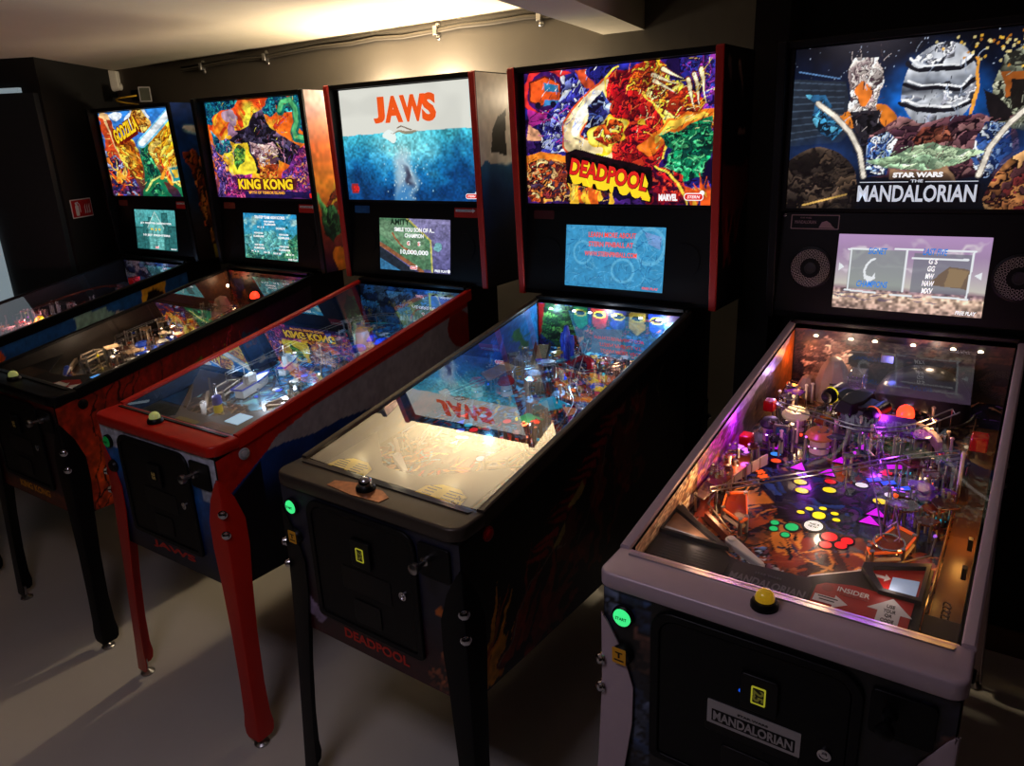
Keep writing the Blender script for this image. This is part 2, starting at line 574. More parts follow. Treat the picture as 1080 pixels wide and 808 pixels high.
def art_tr_sea():
    a = Art(200, 150, 1.5, (222, 222, 212), 8)
    water = a.V < .605 + .012 * a.m1 + .008 * a.n1 + .02 * (a.U - .5)
    a.grad([(0, (14, 70, 130)), (.3, (22, 115, 170)), (.6, (70, 185, 205))], .12, mask=water)
    g = a.mell(.47, .48, .32, .3, wob=.16, soft=.9) * water
    a.fill(g, (150, 228, 230), .95)
    for q in ((.08, .16, .2, .2), (.9, .22, .22, .26), (.99, .5, .1, .12), (.3, .05, .2, .12), (.75, .06, .16, .14)):
        a.fill(a.mell(*q, wob=.2, soft=.9) * water, (8, 44, 92), .85)
    fx = vnoise(a.h, a.w, 60, a.rng)
    fy = vnoise(a.h, a.w, 9, a.rng)
    k = (((fx - .5) * .5 + (fy - .5) * .35)[..., None] * water[..., None])
    a.c = np.clip(a.c * (1 + k), 0, 255)
    a.ell(.37, .58, .05, .045, (235, 245, 240), wob=.08)
    a.poly([(.38, .6), (.56, .62), (.6, .605), (.5, .59)], (150, 120, 90), .03, .8)
    a.stroke([(.44, .63), (.47, .645), (.52, .63), (.55, .625)], .005, (110, 85, 60), .02)
    # a plain pale plume of light rising through the water, dark at its core
    a.ell(.475, .18, .11, .36, (195, 215, 226), wob=.06, soft=.55, a=.85)
    a.ell(.475, .12, .06, .24, (120, 150, 180), wob=.08, soft=.6, a=.8)
    a.ell(.485, .17, .04, .13, (45, 40, 60), wob=.1, soft=.7, a=.75)
    a.ell(.475, 0, .085, .16, (60, 130, 190), wob=.08, soft=.6, a=.9)
    for i in range(70):
        x, y = a.rng.normal(.475, .09), a.rng.random() * .5
        a.ell(x, y, .004, .008, (215, 240, 242), a=.7)
    a.poly([(.03, .06), (.09, .06), (.09, .15), (.03, .15)], (150, 40, 45), .01)
    a.fill((a.V > .605) * np.clip(a.n1 * 1.2, 0, .3), (190, 190, 182))
    return a

def art_tr_comic():
    a = Art(220, 160, 1.5, (38, 18, 84), 11)
    a.cells(np.ones_like(a.U, bool), 60, [(40, 20, 90), (65, 30, 110), (25, 12, 60), (30, 30, 110)], (15, 6, 40), .2, .08)
    a.ell(.13, .84, .17, .2, (215, 45, 45), wob=.06)
    a.ell(.12, .84, .12, .15, (60, 20, 90), wob=.05)
    a.poly([(.03, .93), (.13, .96), (.21, .9), (.21, .78), (.1, .75), (.03, .79)], (230, 85, 30), .01, line=(90, 25, 20))
    a.poly([(.12, .92), (.2, .89), (.2, .84), (.12, .86)], (40, 110, 150), .01)
    a.poly([(.12, .8), (.21, .78), (.21, .76), (.11, .75)], (60, 130, 190), .01)
    for x in (.08, .17):
        a.ell(x, .755, .018, .026, (20, 15, 40))
    a.poly([(0, .72), (.1, .68), (.2, .7), (.14, .62), (.06, .6), (0, .58)], (175, 40, 140), .04)
    a.poly([(0, .6), (.08, .56), (.1, .5), (0, .48)], (225, 160, 120), .05)
    a.poly([(.3, .98), (.36, .97), (.4, .86), (.36, .82), (.31, .88)], (205, 75, 40), .06)
    # blue and white crystals
    m = a.mpoly([(.09, .38), (.12, .62), (.2, .78), (.22, .94), (.29, .97), (.33, .85), (.46, .83), (.4, .73), (.32, .6), (.28, .4)], .05)
    a.fill(m, (50, 45, 140))
    a.cells(m, 60, [(60, 60, 175), (120, 130, 215), (225, 230, 250), (40, 35, 120), (170, 180, 235)], (18, 14, 70), .22, .04, 1.6, .8)
    # cream swoosh
    sw = [(.47, .83), (.36, .72), (.27, .57), (.27, .47), (.35, .41), (.5, .39)]
    a.stroke(sw, .085, (235, 90, 40), .02)
    a.stroke(sw, .07, (252, 226, 170), .015)
    a.stroke([(.42, .8), (.33, .67), (.29, .55)], .035, (255, 250, 235), .015)
    # orange fire field at the right
    m = a.mpoly([(.58, 1), (.72, 1), (.78, .86), (.98, .75), (1, .5), (.7, .4), (.62, .6)], .07)
    a.cells(m, 70, [(235, 100, 25), (250, 150, 30), (205, 55, 25), (255, 205, 60), (150, 35, 25)], (70, 18, 20), .2, .06, 1.6, .5)
    m = a.mpoly([(.72, .98), (.84, .8), (.78, .66), (.9, .6), (.72, .5), (.68, .8)], .09)
    a.cells(m, 34, [(245, 190, 50), (225, 110, 30), (255, 225, 110), (130, 30, 25)], (60, 18, 20), .2, .06)
    m = a.mpoly([(.83, 1), (1, 1), (1, .58), (.95, .66), (.9, .86)], .05)
    a.cells(m, 34, [(80, 40, 150), (50, 60, 170), (140, 50, 150), (35, 25, 90)], (20, 10, 55), .2, .05)
    for q in ([(.7, .9), (.83, .82)], [(.71, .86), (.82, .77)], [(.75, .93), (.85, .86)], [(.9, .88), (.93, .66)], [(.93, .91), (.955, .68)], [(.87, .85), (.91, .64)]):
        a.stroke(q, .022, (120, 40, 25), .01, taper=True)
        a.stroke(q, .014, (252, 238, 190), .01, taper=True)
    # red plume and yellow burst in the middle
    m = a.mpoly([(.47, .82), (.5, .95), (.6, .98), (.61, .8), (.7, .75), (.76, .5), (.74, .3), (.7, .12), (.6, .1), (.52, .34), (.5, .6)], .06)
    a.fill(m, (200, 28, 28))
    a.cells(m, 44, [(215, 30, 30), (175, 18, 28), (235, 60, 35), (110, 10, 25), (200, 25, 28)], (55, 5, 22), .2, .05, 2, 1.2)
    m = a.mpoly([(.36, .74), (.44, .84), (.5, .74), (.44, .56), (.34, .5), (.36, .62)], .05)
    a.cells(m, 24, [(35, 35, 90), (70, 90, 170), (20, 15, 45), (160, 180, 230)], (12, 8, 35), .2, .05)
    a.ell(.5, .53, .1, .15, (250, 200, 40), wob=.22)
    a.ell(.5, .53, .085, .125, (255, 232, 90), wob=.2)
    m = a.mell(.49, .53, .075, .1, wob=.05)
    a.cells(m, 16, [(235, 90, 30), (255, 225, 70), (170, 40, 25), (255, 240, 150)], (90, 25, 15), .2, .05)
    a.stroke([(.47, .8), (.46, .9), (.52, .99)], .008, (250, 215, 70), .04)
    a.stroke([(.66, .78), (.78, .55), (.75, .35)], .010, (250, 215, 70), .05)
    # orange swath, green boulder
    a.stroke([(.68, .42), (.8, .55), (.92, .6), (1, .62)], .05, (235, 115, 30), .05)
    a.stroke([(.7, .45), (.82, .58), (.95, .62)], .02, (255, 200, 70), .05)
    m = a.mpoly([(.7, .47), (.78, .5), (.86, .56), (.97, .6), (.99, .36), (.96, .2), (.82, .2), (.76, .3), (.8, .4)], .06)
    a.fill(m, (14, 110, 72))
    a.cells(m, 44, [(20, 140, 90), (12, 100, 70), (70, 185, 120), (8, 65, 55), (30, 160, 100)], (4, 38, 36), .22, .05, 1.5, -.6)
    # foot of the sheet
    m = a.mpoly([(0, .36), (.14, .34), (.3, .3), (.46, .08), (.4, 0), (0, 0)], .05)
    a.cells(m, 80, [(120, 45, 30), (200, 80, 35), (80, 25, 30), (235, 140, 60), (60, 40, 60), (225, 180, 120)], (35, 10, 18), .2, .05)
    a.stroke([(0, .33), (.1, .36), (.22, .34), (.34, .3)], .03, (240, 130, 35), .05)
    a.flames(.38, .02, 14, .2, .03, [(250, 190, 50), (235, 100, 30), (255, 225, 90)], 1.5, .7, wob=.03, width=.24)
    a.flames(.95, .0, 14, .22, .03, [(250, 180, 50), (225, 85, 30)], 2.1, .8, width=.2)
    m = a.mpoly([(.5, .12), (.7, .3), (.84, .22), (.86, .02), (.72, .0)], .05)
    a.cells(m, 26, [(190, 25, 30), (120, 12, 30), (235, 60, 40), (60, 8, 40)], (40, 4, 30), .2, .05, 1.8, -.8)
    a.stroke([(.72, .28), (.82, .18), (.86, .02)], .009, (250, 215, 70), .04)
    a.ink(75, [(14, 10, 60), (245, 248, 255), (150, 165, 235)], 0.072, 0.0030, (.08, .4, .42, .98), 1.1)
    a.ink(80, [(60, 5, 20), (255, 120, 60), (30, 3, 14)], 0.080, 0.0030, (.48, .15, .74, .97), 1.4)
    a.ink(80, [(255, 215, 70), (70, 15, 20), (255, 240, 170)], 0.080, 0.0030, (.62, .5, 1, 1), .6)
    a.ink(55, [(4, 36, 34), (130, 225, 150)], 0.064, 0.0030, (.72, .2, 1, .55), .4)
    a.ink(70, [(30, 8, 14), (240, 170, 80), (230, 90, 40)], 0.064, 0.0030, (0, 0, .45, .36), .8)
    a.ink(30, [(90, 60, 190), (20, 8, 50), (200, 60, 160)], 0.096, 0.0035, (0, .45, .3, .75), .1)
    a.poly([(.24, .39), (.29, .42), (.7, .27), (.71, .1), (.64, .08), (.24, .26)], (22, 6, 14), .015)
    a.mottle(.45)
    return a

def art_tr_space():
    a = Art(240, 160, 1.57, (6, 8, 16), 13)
    a.grad([(0, (10, 12, 20)), (.4, (16, 26, 48)), (.75, (12, 26, 56)), (1, (4, 5, 12))], .1)
    for i in range(170):
        x, y = a.rng.random(), .62 + a.rng.random() * .38
        a.ell(x, y, .0018, .003, (200, 215, 240), a=.4 + .6 * a.rng.random())
    a.ell(.52, .6, .24, .36, (22, 105, 205), wob=.06, soft=.6)
    a.poly([(0, .82), (.2, .78), (.24, .5), (.2, .42), (0, .4)], (34, 42, 54), .01)
    for i in range(9):
        a.stroke([(.0, .8 - i * .045), (.2, .76 - i * .035)], .004, (60, 74, 92), .0)
    a.stroke([(.02, .86), (.18, .8)], .004, (90, 130, 180))
    # pale nebula with an orange core (left)
    m = a.mpoly([(.22, .92), (.32, .9), (.345, .7), (.32, .48), (.27, .44), (.2, .55), (.21, .75)], .05)
    a.cells(m, 40, [(228, 214, 204), (205, 190, 184), (150, 130, 130), (240, 230, 222)], (70, 52, 58), .16, .04, 3, 1.45)
    a.ell(.265, .7, .035, .07, (225, 120, 40), wob=.06)
    a.ell(.2, .55, .03, .05, (230, 130, 40), wob=.06)
    a.ell(.345, .57, .035, .06, (225, 125, 40), wob=.06)
    m = a.mpoly([(.22, .6), (.33, .6), (.37, .36), (.24, .36)], .04)
    a.cells(m, 14, [(28, 26, 32), (44, 40, 48), (20, 18, 22)], (8, 8, 10), .2, .03)
    m = a.mpoly([(.06, .72), (.12, .7), (.2, .5), (.17, .44), (.1, .55)], .04)
    a.cells(m, 14, [(60, 140, 185), (90, 175, 210), (40, 90, 130)], (15, 30, 45), .25, .03)
    # chrome planet in the middle
    m = a.mell(.535, .71, .125, .24, wob=.012)
    a.grad([(.45, (60, 64, 74)), (.6, (210, 214, 222)), (.68, (70, 74, 84)), (.78, (150, 156, 168)), (.88, (225, 228, 235)), (.95, (120, 124, 134))], .12, mask=m)
    a.cells(m & (a.m1 > .08), 24, [(40, 42, 52), (240, 242, 248), (100, 106, 120), (150, 150, 160)], None, 0, .06, 3, 1.3)
    for i, y in enumerate((.86, .74, .62)):
        a.stroke([(.42, y), (.47, y - .04), (.6, y - .045), (.65, y)], .012, (22, 22, 30), .03)
        a.stroke([(.43, y + .02), (.48, y - .02), (.6, y - .025), (.64, y + .02)], .006, (245, 246, 250), .03)
    a.stroke([(.655, .86), (.662, .7), (.65, .55)], .008, (235, 160, 60), .03)
    # olive planet and golden sparks (right)
    m = a.mpoly([(.74, .86), (.8, .9), (.92, .88), (.95, .6), (.88, .42), (.74, .5), (.7, .62)], .04)
    a.cells(m, 40, [(150, 152, 128), (120, 124, 104), (180, 180, 156), (84, 86, 72)], (34, 34, 30), .2, .04)
    a.poly([(.73, .78), (.82, .76), (.83, .66), (.76, .62)], (150, 80, 30), .03)
    a.poly([(.76, .72), (.82, .71), (.81, .58), (.78, .56)], (26, 22, 20), .02)
    m = a.mpoly([(.68, .68), (.76, .6), (.8, .52), (.72, .5)], .04)
    a.fill(m, (24, 20, 22))
    for i in range(60):
        x, y = a.rng.normal(.74, .1), a.rng.normal(.93, .06)
        a.ell(x, y, .005, .008, [(250, 190, 60), (200, 120, 30), (255, 230, 150)][int(a.rng.integers(0, 3))], a=.75)
    # maroon and steel-blue mountains
    m = a.mpoly([(.3, .46), (.4, .56), (.48, .52), (.6, .54), (.68, .54), (.8, .46), (.86, .2), (.3, .18)], .03)
    a.cells(m, 50, [(96, 58, 66), (70, 40, 50), (130, 86, 92), (52, 30, 40), (150, 105, 105)], (24, 12, 20), .2, .04, 3, .5)
    m = a.mpoly([(.3, .44), (.36, .48), (.42, .42), (.38, .2), (.31, .18)], .03)
    a.cells(m, 28, [(60, 95, 160), (150, 175, 215), (230, 236, 245), (30, 50, 100)], (12, 22, 50), .2, .04, 2, 1.2)
    m = a.mpoly([(.7, .5), (.78, .5), (.8, .34), (.72, .18), (.67, .3)], .03)
    a.cells(m, 28, [(60, 95, 160), (150, 175, 215), (225, 232, 242), (30, 50, 100)], (12, 22, 50), .2, .04, 2, 1.9)
    m = a.mpoly([(.5, .5), (.58, .48), (.6, .4), (.5, .36), (.47, .42)], .03)
    a.cells(m, 10, [(110, 56, 44), (84, 40, 36), (140, 80, 60)], (30, 14, 14), .2, .04)
    # pale green hills over a tan ridge
    m = a.mpoly([(.3, .31), (.42, .33), (.47, .38), (.54, .4), (.6, .36), (.72, .34), (.62, .26), (.55, .22), (.44, .24), (.38, .25)], .025)
    a.cells(m, 18, [(150, 178, 140), (176, 198, 160), (122, 150, 120), (160, 186, 150)], (86, 104, 84), .1, .04, 3, .2)
    a.poly([(.4, .24), (.5, .22), (.6, .26), (.64, .17), (.38, .17)], (146, 112, 84), .03)
    a.poly([(.42, .2), (.5, .19), (.6, .22), (.62, .17), (.4, .17)], (112, 82, 62), .03)
    a.ink(60, [(24, 10, 18), (120, 80, 84)], 0.064, 0.0025, (.3, .2, .86, .52), 1.0)
    a.ink(30, [(86, 104, 84), (200, 220, 190)], 0.056, 0.0020, (.34, .24, .7, .38), .1)
    a.ink(35, [(60, 44, 48), (190, 176, 172)], 0.072, 0.0025, (.2, .45, .35, .92), 1.5)
    a.ink(30, [(30, 30, 26), (150, 150, 130)], 0.064, 0.0025, (.74, .45, .94, .9), 1.2)
    a.ink(30, [(34, 36, 44), (150, 160, 180)], 0.080, 0.0025, (.43, .5, .65, .94), 1.4)
    # swept cream arcs and the dark domes below them
    a.ell(.14, .3, .2, .2, (26, 50, 96), wob=.05, soft=.8)
    a.ell(.88, .3, .18, .22, (26, 54, 110), wob=.05, soft=.8)
    for x, sg in ((.0, 1), (1.0, -1)):
        arc = [(x + sg * .1, .66), (x + sg * .17, .58), (x + sg * .23, .48), (x + sg * .275, .36), (x + sg * .3, .2)]
        a.stroke(arc, .018, (120, 112, 104), .004)
        a.stroke(arc, .012, (232, 222, 206), .004)
    m = a.mell(.12, .06, .17, .33, wob=.02)
    a.cells(m, 26, [(44, 36, 32), (62, 50, 42), (30, 24, 22), (84, 66, 52)], (14, 10, 10), .2, .05, 3, .5)
    a.stroke([(.07, .02), (.24, .09)], .006, (215, 170, 90), .0)
    m = a.mell(.91, .06, .18, .3, wob=.02)
    a.cells(m, 36, [(120, 74, 44), (160, 104, 60), (70, 40, 44), (90, 34, 34), (190, 140, 90)], (24, 12, 14), .2, .05, 2, 1.3)
    a.fill(a.mell(.5, .06, .3, .17, wob=.03, soft=.5), (8, 8, 12), .96)
    a.mottle(.25)
    return a

# ---------------------------------------------------------------- score screens
def art_sc_city():
    a = Art(120, 90, 1.8, (60, 150, 150), 21)
    a.grad([(0, (30, 90, 95)), (.5, (66, 150, 150)), (1, (90, 178, 180))], .04)
    for x0, x1, y in ((.0, .2, .55), (.2, .34, .7), (.66, .8, .92), (.8, 1, .6), (.34, .46, .8)):
        a.poly([(x0, 0), (x0, y), (x1, y), (x1, 0)], (46, 112, 112), line=(28, 80, 82), lw=.012)
        for k in range(6):
            a.stroke([(x0, y * k / 6), (x1, y * k / 6)], .006, (34, 92, 94))
    a.poly([(.3, 0), (.3, .55), (.5, .95), (.7, .55), (.7, 0)], (110, 190, 186), line=(30, 92, 92), lw=.014)
    for k in range(5):
        a.stroke([(.32 + k * .09, 0), (.32 + k * .09, .5)], .008, (40, 110, 108))
        a.stroke([(.32, .1 + k * .1), (.68, .1 + k * .1)], .007, (56, 130, 128))
    a.stroke([(.3, .55), (.5, .95), (.7, .55)], .014, (190, 226, 220))
    a.mottle(.3)
    return a

def art_sc_island():
    a = Art(120, 90, 1.8, (60, 160, 190), 22)
    a.grad([(0, (60, 150, 130)), (.4, (72, 160, 176)), (.7, (56, 160, 196)), (1, (44, 150, 205))], .05)
    a.ell(.2, .86, .26, .12, (150, 195, 195), wob=.2, soft=.6)
    a.ell(.95, .82, .12, .1, (170, 215, 215), wob=.2, soft=.6)
    m = a.mpoly([(.0, .5), (.2, .55), (.4, .6), (.55, .62), (.75, .45), (1, .3), (1, 0), (0, 0)], .05)
    a.cells(m, 70, [(90, 172, 180), (70, 150, 160), (120, 190, 190), (100, 180, 170)], (60, 130, 140), .15, .06, 2, 1.1)
    m = a.mpoly([(.62, .0), (.75, .2), (.85, .5), (1, .6), (1, 0)], .08)
    a.cells(m, 40, [(60, 140, 100), (40, 110, 90), (110, 180, 130)], (25, 80, 70), .2, .06)
    m = a.mpoly([(0, .34), (.1, .2), (.3, .12), (.6, .1), (.8, 0), (0, 0)], .08)
    a.cells(m, 40, [(50, 120, 110), (30, 90, 90), (100, 170, 140)], (20, 70, 70), .2, .06)
    for x, y in ((.8, .72), (.87, .56), (.58, .2)):
        for k in range(7):
            t = k * .9
            a.stroke([(x, y), (x + .06 * math.cos(t), y + .07 * math.sin(t))], .012, (20, 84, 70), .03, taper=True)
    a.mottle(.3)
    return a

def art_sc_billboard():
    a = Art(120, 90, 1.8, (120, 120, 165), 23)
    a.grad([(0, (90, 88, 140)), (1, (138, 132, 176))], .15)
    a.poly([(-.05, 1.05), (.42, 1), (.72, .62), (.74, .05), (.55, .05), (-.05, .6)], (86, 130, 96), .01)
    a.poly([(.0, .95), (.4, .94), (.66, .6), (.64, .2), (.0, .68)], (112, 150, 116), .03)
    a.stroke([(.4, 1), (.73, .6), (.75, .02)], .02, (196, 190, 100))
    a.stroke([(0, .5), (.62, 0)], .04, (150, 96, 64), .01)
    a.poly([(0, .45), (.55, -.02), (0, -.02)], (34, 42, 54))
    a.poly([(0, .22), (.3, 0), (0, 0)], (60, 124, 170))
    a.stroke([(.2, .72), (.24, .6), (.36, .44), (.5, .36)], .016, (156, 88, 56), .03)
    a.ell(.85, .46, .055, .09, (120, 180, 186), wob=.08)
    a.mottle(.35)
    return a

def art_sc_blue():
    a = Art(140, 90, 1.7, (60, 150, 200), 24)
    a.grad([(0, (58, 146, 196)), (1, (64, 156, 206))], .2)
    for q in ((.18, .56, .1, .2), (.85, .7, .16, .3), (.6, .3, .12, .2)):
        a.fill(a.mell(*q) & ~a.mell(q[0], q[1], q[2] * .8, q[3] * .8), (96, 180, 222))
    a.poly([(.79, .92), (.97, .86), (.96, .66), (.84, .74)], (120, 160, 216), .02)
    a.ink(160, [(34, 106, 162), (96, 178, 220)], .2, .006)
    a.mottle(.12)
    return a

def art_sc_desert():
    a = Art(160, 96, 1.8, (190, 160, 190), 25)
    a.grad([(0, (170, 140, 130)), (.2, (225, 190, 165)), (.27, (150, 120, 130)), (.33, (205, 200, 190)), (.5, (186, 172, 184)), (.75, (168, 140, 176)), (1, (186, 150, 198))], .03)
    for q in ((.2, .75, .25, .07), (.8, .86, .3, .06), (.5, .62, .3, .05), (.1, .5, .2, .05)):
        a.ell(*q, (218, 205, 216), wob=.2, soft=.9)
    sand = a.V < .28
    k = (vnoise(a.h, a.w, 30, a.rng) - .5)
    a.c = np.where(sand[..., None], np.clip(a.c * (1 + .9 * k[..., None]), 0, 255), a.c)
    for i in range(26):
        x, y = a.rng.random(), .12 + .14 * a.rng.random()
        a.ell(x, y, .04, .01, (96, 84, 110), wob=.05, a=.6)
    a.fill(a.mpoly([(.09, .8), (.47, .8), (.47, .27), (.09, .27)]), (140, 150, 148), .75)
    a.fill(a.mpoly([(.53, .78), (.9, .78), (.9, .27), (.53, .27)]), (120, 122, 134), .75)
    a.poly([(.62, .38), (.76, .62), (.88, .6), (.9, .34)], (120, 100, 84), .02)
    a.poly([(.76, .6), (.88, .58), (.84, .36), (.74, .36)], (150, 126, 96), .02)
    W = (240, 244, 248)
    for p in ([(.1, .78), (.1, .26)], [(.08, .8), (.3, .81)], [(.08, .25), (.3, .23)], [(.48, .82), (.48, .27)], [(.4, .82), (.58, .82)], [(.4, .22), (.54, .22)],
              [(.9, .82), (.89, .24)], [(.7, .82), (.91, .82)], [(.68, .23), (.9, .22)], [(.52, .71), (.87, .715)]):
        a.stroke(p, .012, W)
    a.poly([(.06, .56), (.02, .5), (.02, .62)], W)
    a.poly([(.92, .52), (.965, .57), (.965, .47)], W)
    # crest: a shield with a curved horn
    a.poly([(.235, .36), (.285, .42), (.28, .5), (.262, .44), (.222, .46), (.2, .54), (.205, .45)], W)
    a.stroke([(.215, .42), (.205, .52), (.218, .6), (.245, .66), (.268, .68)], .014, W)
    return a

# ---------------------------------------------------------------- cabinet artwork
def art_black(w=8, h=8, c=(9, 9, 10)):
    return Art(w, h, 1, c, 1)

def art_side_gold():
    a = Art(200, 60, 3, (20, 62, 125), 31)
    a.grad([(0, (8, 22, 60)), (.4, (15, 48, 108)), (1, (30, 84, 150))], .1)
    a.poly([(.46, .8), (.5, .99), (.6, .99), (.64, .9), (.6, .84), (.55, .86)], (150, 190, 178), .03)
    a.poly([(.76, 1), (.9, 1), (.88, .7), (.8, .5), (.74, .4)], (235, 165, 40), .05)
    a.cells(a.mpoly([(.78, .95), (.88, .9), (.86, .6), (.79, .5)], .05), 14, [(60, 20, 14), (200, 90, 25), (30, 10, 10)], (20, 8, 8), .2)
    a.ell(.65, .82, .025, .09, (210, 200, 190), wob=.03)
    a.ell(.65, .8, .02, .04, (170, 70, 50))
    a.ell(.1, .6, .13, .5, (215, 80, 25), wob=.05)
    a.mottle(.3)
    return a

def art_side_jungle():
    a = Art(220, 70, 3, (110, 16, 12), 32)
    a.grad([(0, (150, 42, 16)), (.35, (130, 22, 14)), (.6, (90, 12, 14)), (.8, (50, 10, 40)), (1, (20, 8, 30))], .15, axis=0)
    a.ell(.12, .25, .1, .5, (200, 70, 20), wob=.08, soft=.7)
    for i in range(8):
        x = a.rng.random() * .3
        p = [(x, 0)]
        for k in range(6):
            p.append((p[-1][0] + a.rng.normal(.01, .03), p[-1][1] + .2))
        a.stroke(p, .007, (40, 8, 8), .03)
    a.poly([(.36, .72), (.42, .82), (.5, .86), (.47, .74), (.4, .68)], (96, 124, 34), .03)
    a.stroke([(.49, .62), (.53, .75), (.55, .95)], .018, (190, 70, 26), .03, taper=True)
    a.stroke([(.5, .6), (.56, .66), (.6, .9)], .02, (120, 150, 40), .03, taper=True)
    a.flames(.8, .1, 20, .9, .05, [(90, 18, 70), (140, 30, 60), (60, 12, 80)], 1.5, 1.3, wob=.05, width=.4)
    a.ell(.72, .75, .04, .12, (24, 50, 74), wob=.08)
    a.flames(.66, .4, 10, .5, .03, [(200, 70, 20), (150, 40, 20)], 1.3, .9, width=.12)
    a.mottle(.4)
    return a

def art_side_sea():
    a = Art(230, 80, 3, (152, 146, 148), 33)
    m = a.mpoly([(-.01, .45), (.025, .72), (.143, .86), (.18, .915), (.3, .955), (1.1, .968), (1.1, -.1), (-.01, -.1)], .0)
    red = ~m
    a.fill(red, (178, 26, 14))
    sea = m & (a.V < np.interp(a.U, [0, .14, .2, .3, .4, .6, 1], [.9, .86, .84, .785, .765, .69, .56]) + .015 * a.n1)
    a.grad([(0, (3, 5, 9)), (.45, (5, 10, 22)), (.62, (8, 26, 64)), (.8, (18, 56, 120))], .1, mask=sea)
    a.fill((a.U < .12) & (a.V < np.interp(a.U, [0, .025, .12], [.45, .69, .82])), (4, 8, 18))
    a.fill(a.mell(.96, .86, .075, .11, rot=-.3, wob=.01) & m, (140, 20, 14))
    a.mottle(.12)
    return a

def art_side_comic():
    a = Art(240, 90, 2.7, (7, 7, 9), 34)
    m = a.mpoly([(.14, .05), (.28, .35), (.45, .7), (.6, .95), (.78, .9), (.72, .5), (.55, .2), (.3, .0)], .1)
    a.fill(m & (a.m1 + a.n1 > .02), (92, 24, 10), .8)
    a.fill(m & (a.m2 + a.n2 > .18), (130, 36, 12), .7)
    a.flames(.07, .05, 9, .5, .035, [(190, 110, 20), (150, 70, 14), (205, 140, 30)], 1.2, .7, width=.06)
    a.flames(.2, .1, 10, .5, .04, [(120, 34, 10), (96, 22, 10)], .9, .7, width=.2)
    for i in range(14):
        t = i / 13
        x, y = .22 + .34 * t, .56 + .38 * t
        a.stroke([(x + .05, y - .05), (x - .03 - .02 * a.rng.random(), y + .04 * a.rng.random())], .02, (130, 18, 16), .03, taper=True)
    a.poly([(.39, .62), (.43, .66), (.42, .72), (.36, .64)], (160, 140, 70), .02)
    a.poly([(.33, .48), (.36, .52), (.35, .57), (.3, .5)], (150, 130, 66), .02)
    for p in ([(.1, .1), (.2, .38), (.3, .5), (.36, .44)], [(.4, .4), (.5, .62), (.54, .8), (.62, .92)], [(.64, .7), (.66, .86), (.7, .8), (.69, .98)], [(.84, .7), (.83, .86), (.86, .92)]):
        a.stroke(p, .004, (110, 96, 84), .03)
    a.mottle(.3)
    return a

def art_bb_gold():
    a = Art(40, 120, .33, (12, 46, 110), 41)
    a.grad([(0, (30, 20, 14)), (.25, (40, 36, 40)), (.55, (10, 60, 110)), (1, (14, 60, 150))], .1)
    a.ell(.45, .83, .34, .035, (150, 200, 220), rot=-.2, wob=.03, soft=.3)
    a.ell(.45, .835, .28, .02, (225, 230, 225), rot=-.2)
    m = a.mpoly([(.1, .74), (.5, .66), (.9, .5), (1, .2), (.7, .1), (.3, .25), (.2, .5)], .1)
    a.cells(m, 30, [(150, 60, 22), (110, 40, 18), (190, 100, 40), (70, 26, 16)], (30, 12, 10), .2, .06, 3, 1.3)
    m = a.mpoly([(.3, .4), (.9, .4), (.9, .02), (.4, .02)], .12)
    a.cells(m, 24, [(190, 120, 50), (150, 80, 30), (90, 44, 20)], (40, 18, 12), .25, .06, .5)
    a.poly([(.4, .1), (.9, .1), (.9, .0), (.4, .0)], (170, 150, 40), .04)
    a.mottle(.3)
    return a

def art_bb_jungle():
    a = Art(44, 120, .35, (235, 130, 60), 42)
    a.grad([(0, (40, 14, 50)), (.25, (150, 50, 30)), (.5, (240, 150, 50)), (.72, (230, 110, 40)), (.9, (200, 150, 150)), (1, (215, 190, 190))], .06)
    m = a.mpoly([(.6, 1), (1.05, 1), (1.05, .4), (.85, .45), (.9, .7)], .12)
    a.cells(m, 20, [(110, 60, 150), (210, 80, 50), (80, 50, 120), (235, 120, 50)], (50, 24, 70), .2, .05, .4)
    m = a.mpoly([(.2, .4), (.6, .62), (1, .72), (1, .45), (.5, .3)], .1)
    a.cells(m, 16, [(200, 70, 30), (120, 40, 30), (245, 190, 60)], (60, 20, 20), .2, .05, 2, .9)
    m = a.mpoly([(0, .42), (.4, .36), (.55, .22), (.3, .12), (0, .2)], .12)
    a.cells(m, 14, [(40, 90, 60), (60, 120, 70), (20, 50, 40)], (12, 30, 30), .25)
    m = a.mpoly([(.5, .38), (1, .5), (1, .0), (.55, .0)], .1)
    a.cells(m, 24, [(150, 100, 50), (200, 150, 60), (100, 60, 40)], (60, 30, 20), .2, .05)
    m = a.mpoly([(.2, .12), (.8, .1), (.7, 0), (.3, 0)], .1)
    a.fill(m, (200, 110, 30))
    a.mottle(.3)
    return a

def art_bb_sea():
    a = Art(50, 120, .35, (208, 198, 190), 43)
    w = a.V < .6 + .03 * a.m1
    a.grad([(0, (4, 8, 16)), (.25, (8, 18, 40)), (.45, (14, 50, 100)), (.6, (36, 100, 150))], .1, mask=w)
    a.ell(.6, .6, .4, .03, (226, 220, 214), wob=.08, soft=.5)
    a.poly([(.3, .62), (.34, .72), (.5, .8), (.72, .84), (.68, .72), (.7, .62)], (34, 32, 32), .04)
    a.mottle(.12)
    return a

def art_bb_comic():
    a = Art(50, 120, .35, (9, 8, 8), 44)
    a.poly([(.1, .62), (.4, .56), (.9, .6), (.96, .46), (.5, .36), (.1, .4)], (70, 14, 10), .08)
    a.stroke([(.15, .95), (.25, .86)], .02, (80, 60, 50), .04, taper=True)
    a.stroke([(.5, .94), (.62, .84)], .02, (110, 90, 76), .04, taper=True)
    a.flames(.4, .2, 8, .3, .02, [(110, 24, 12), (80, 14, 10)], 1.5, 1.2, width=.5)
    a.stroke([(.55, .7), (.75, .7)], .012, (130, 110, 80), .02)
    return a

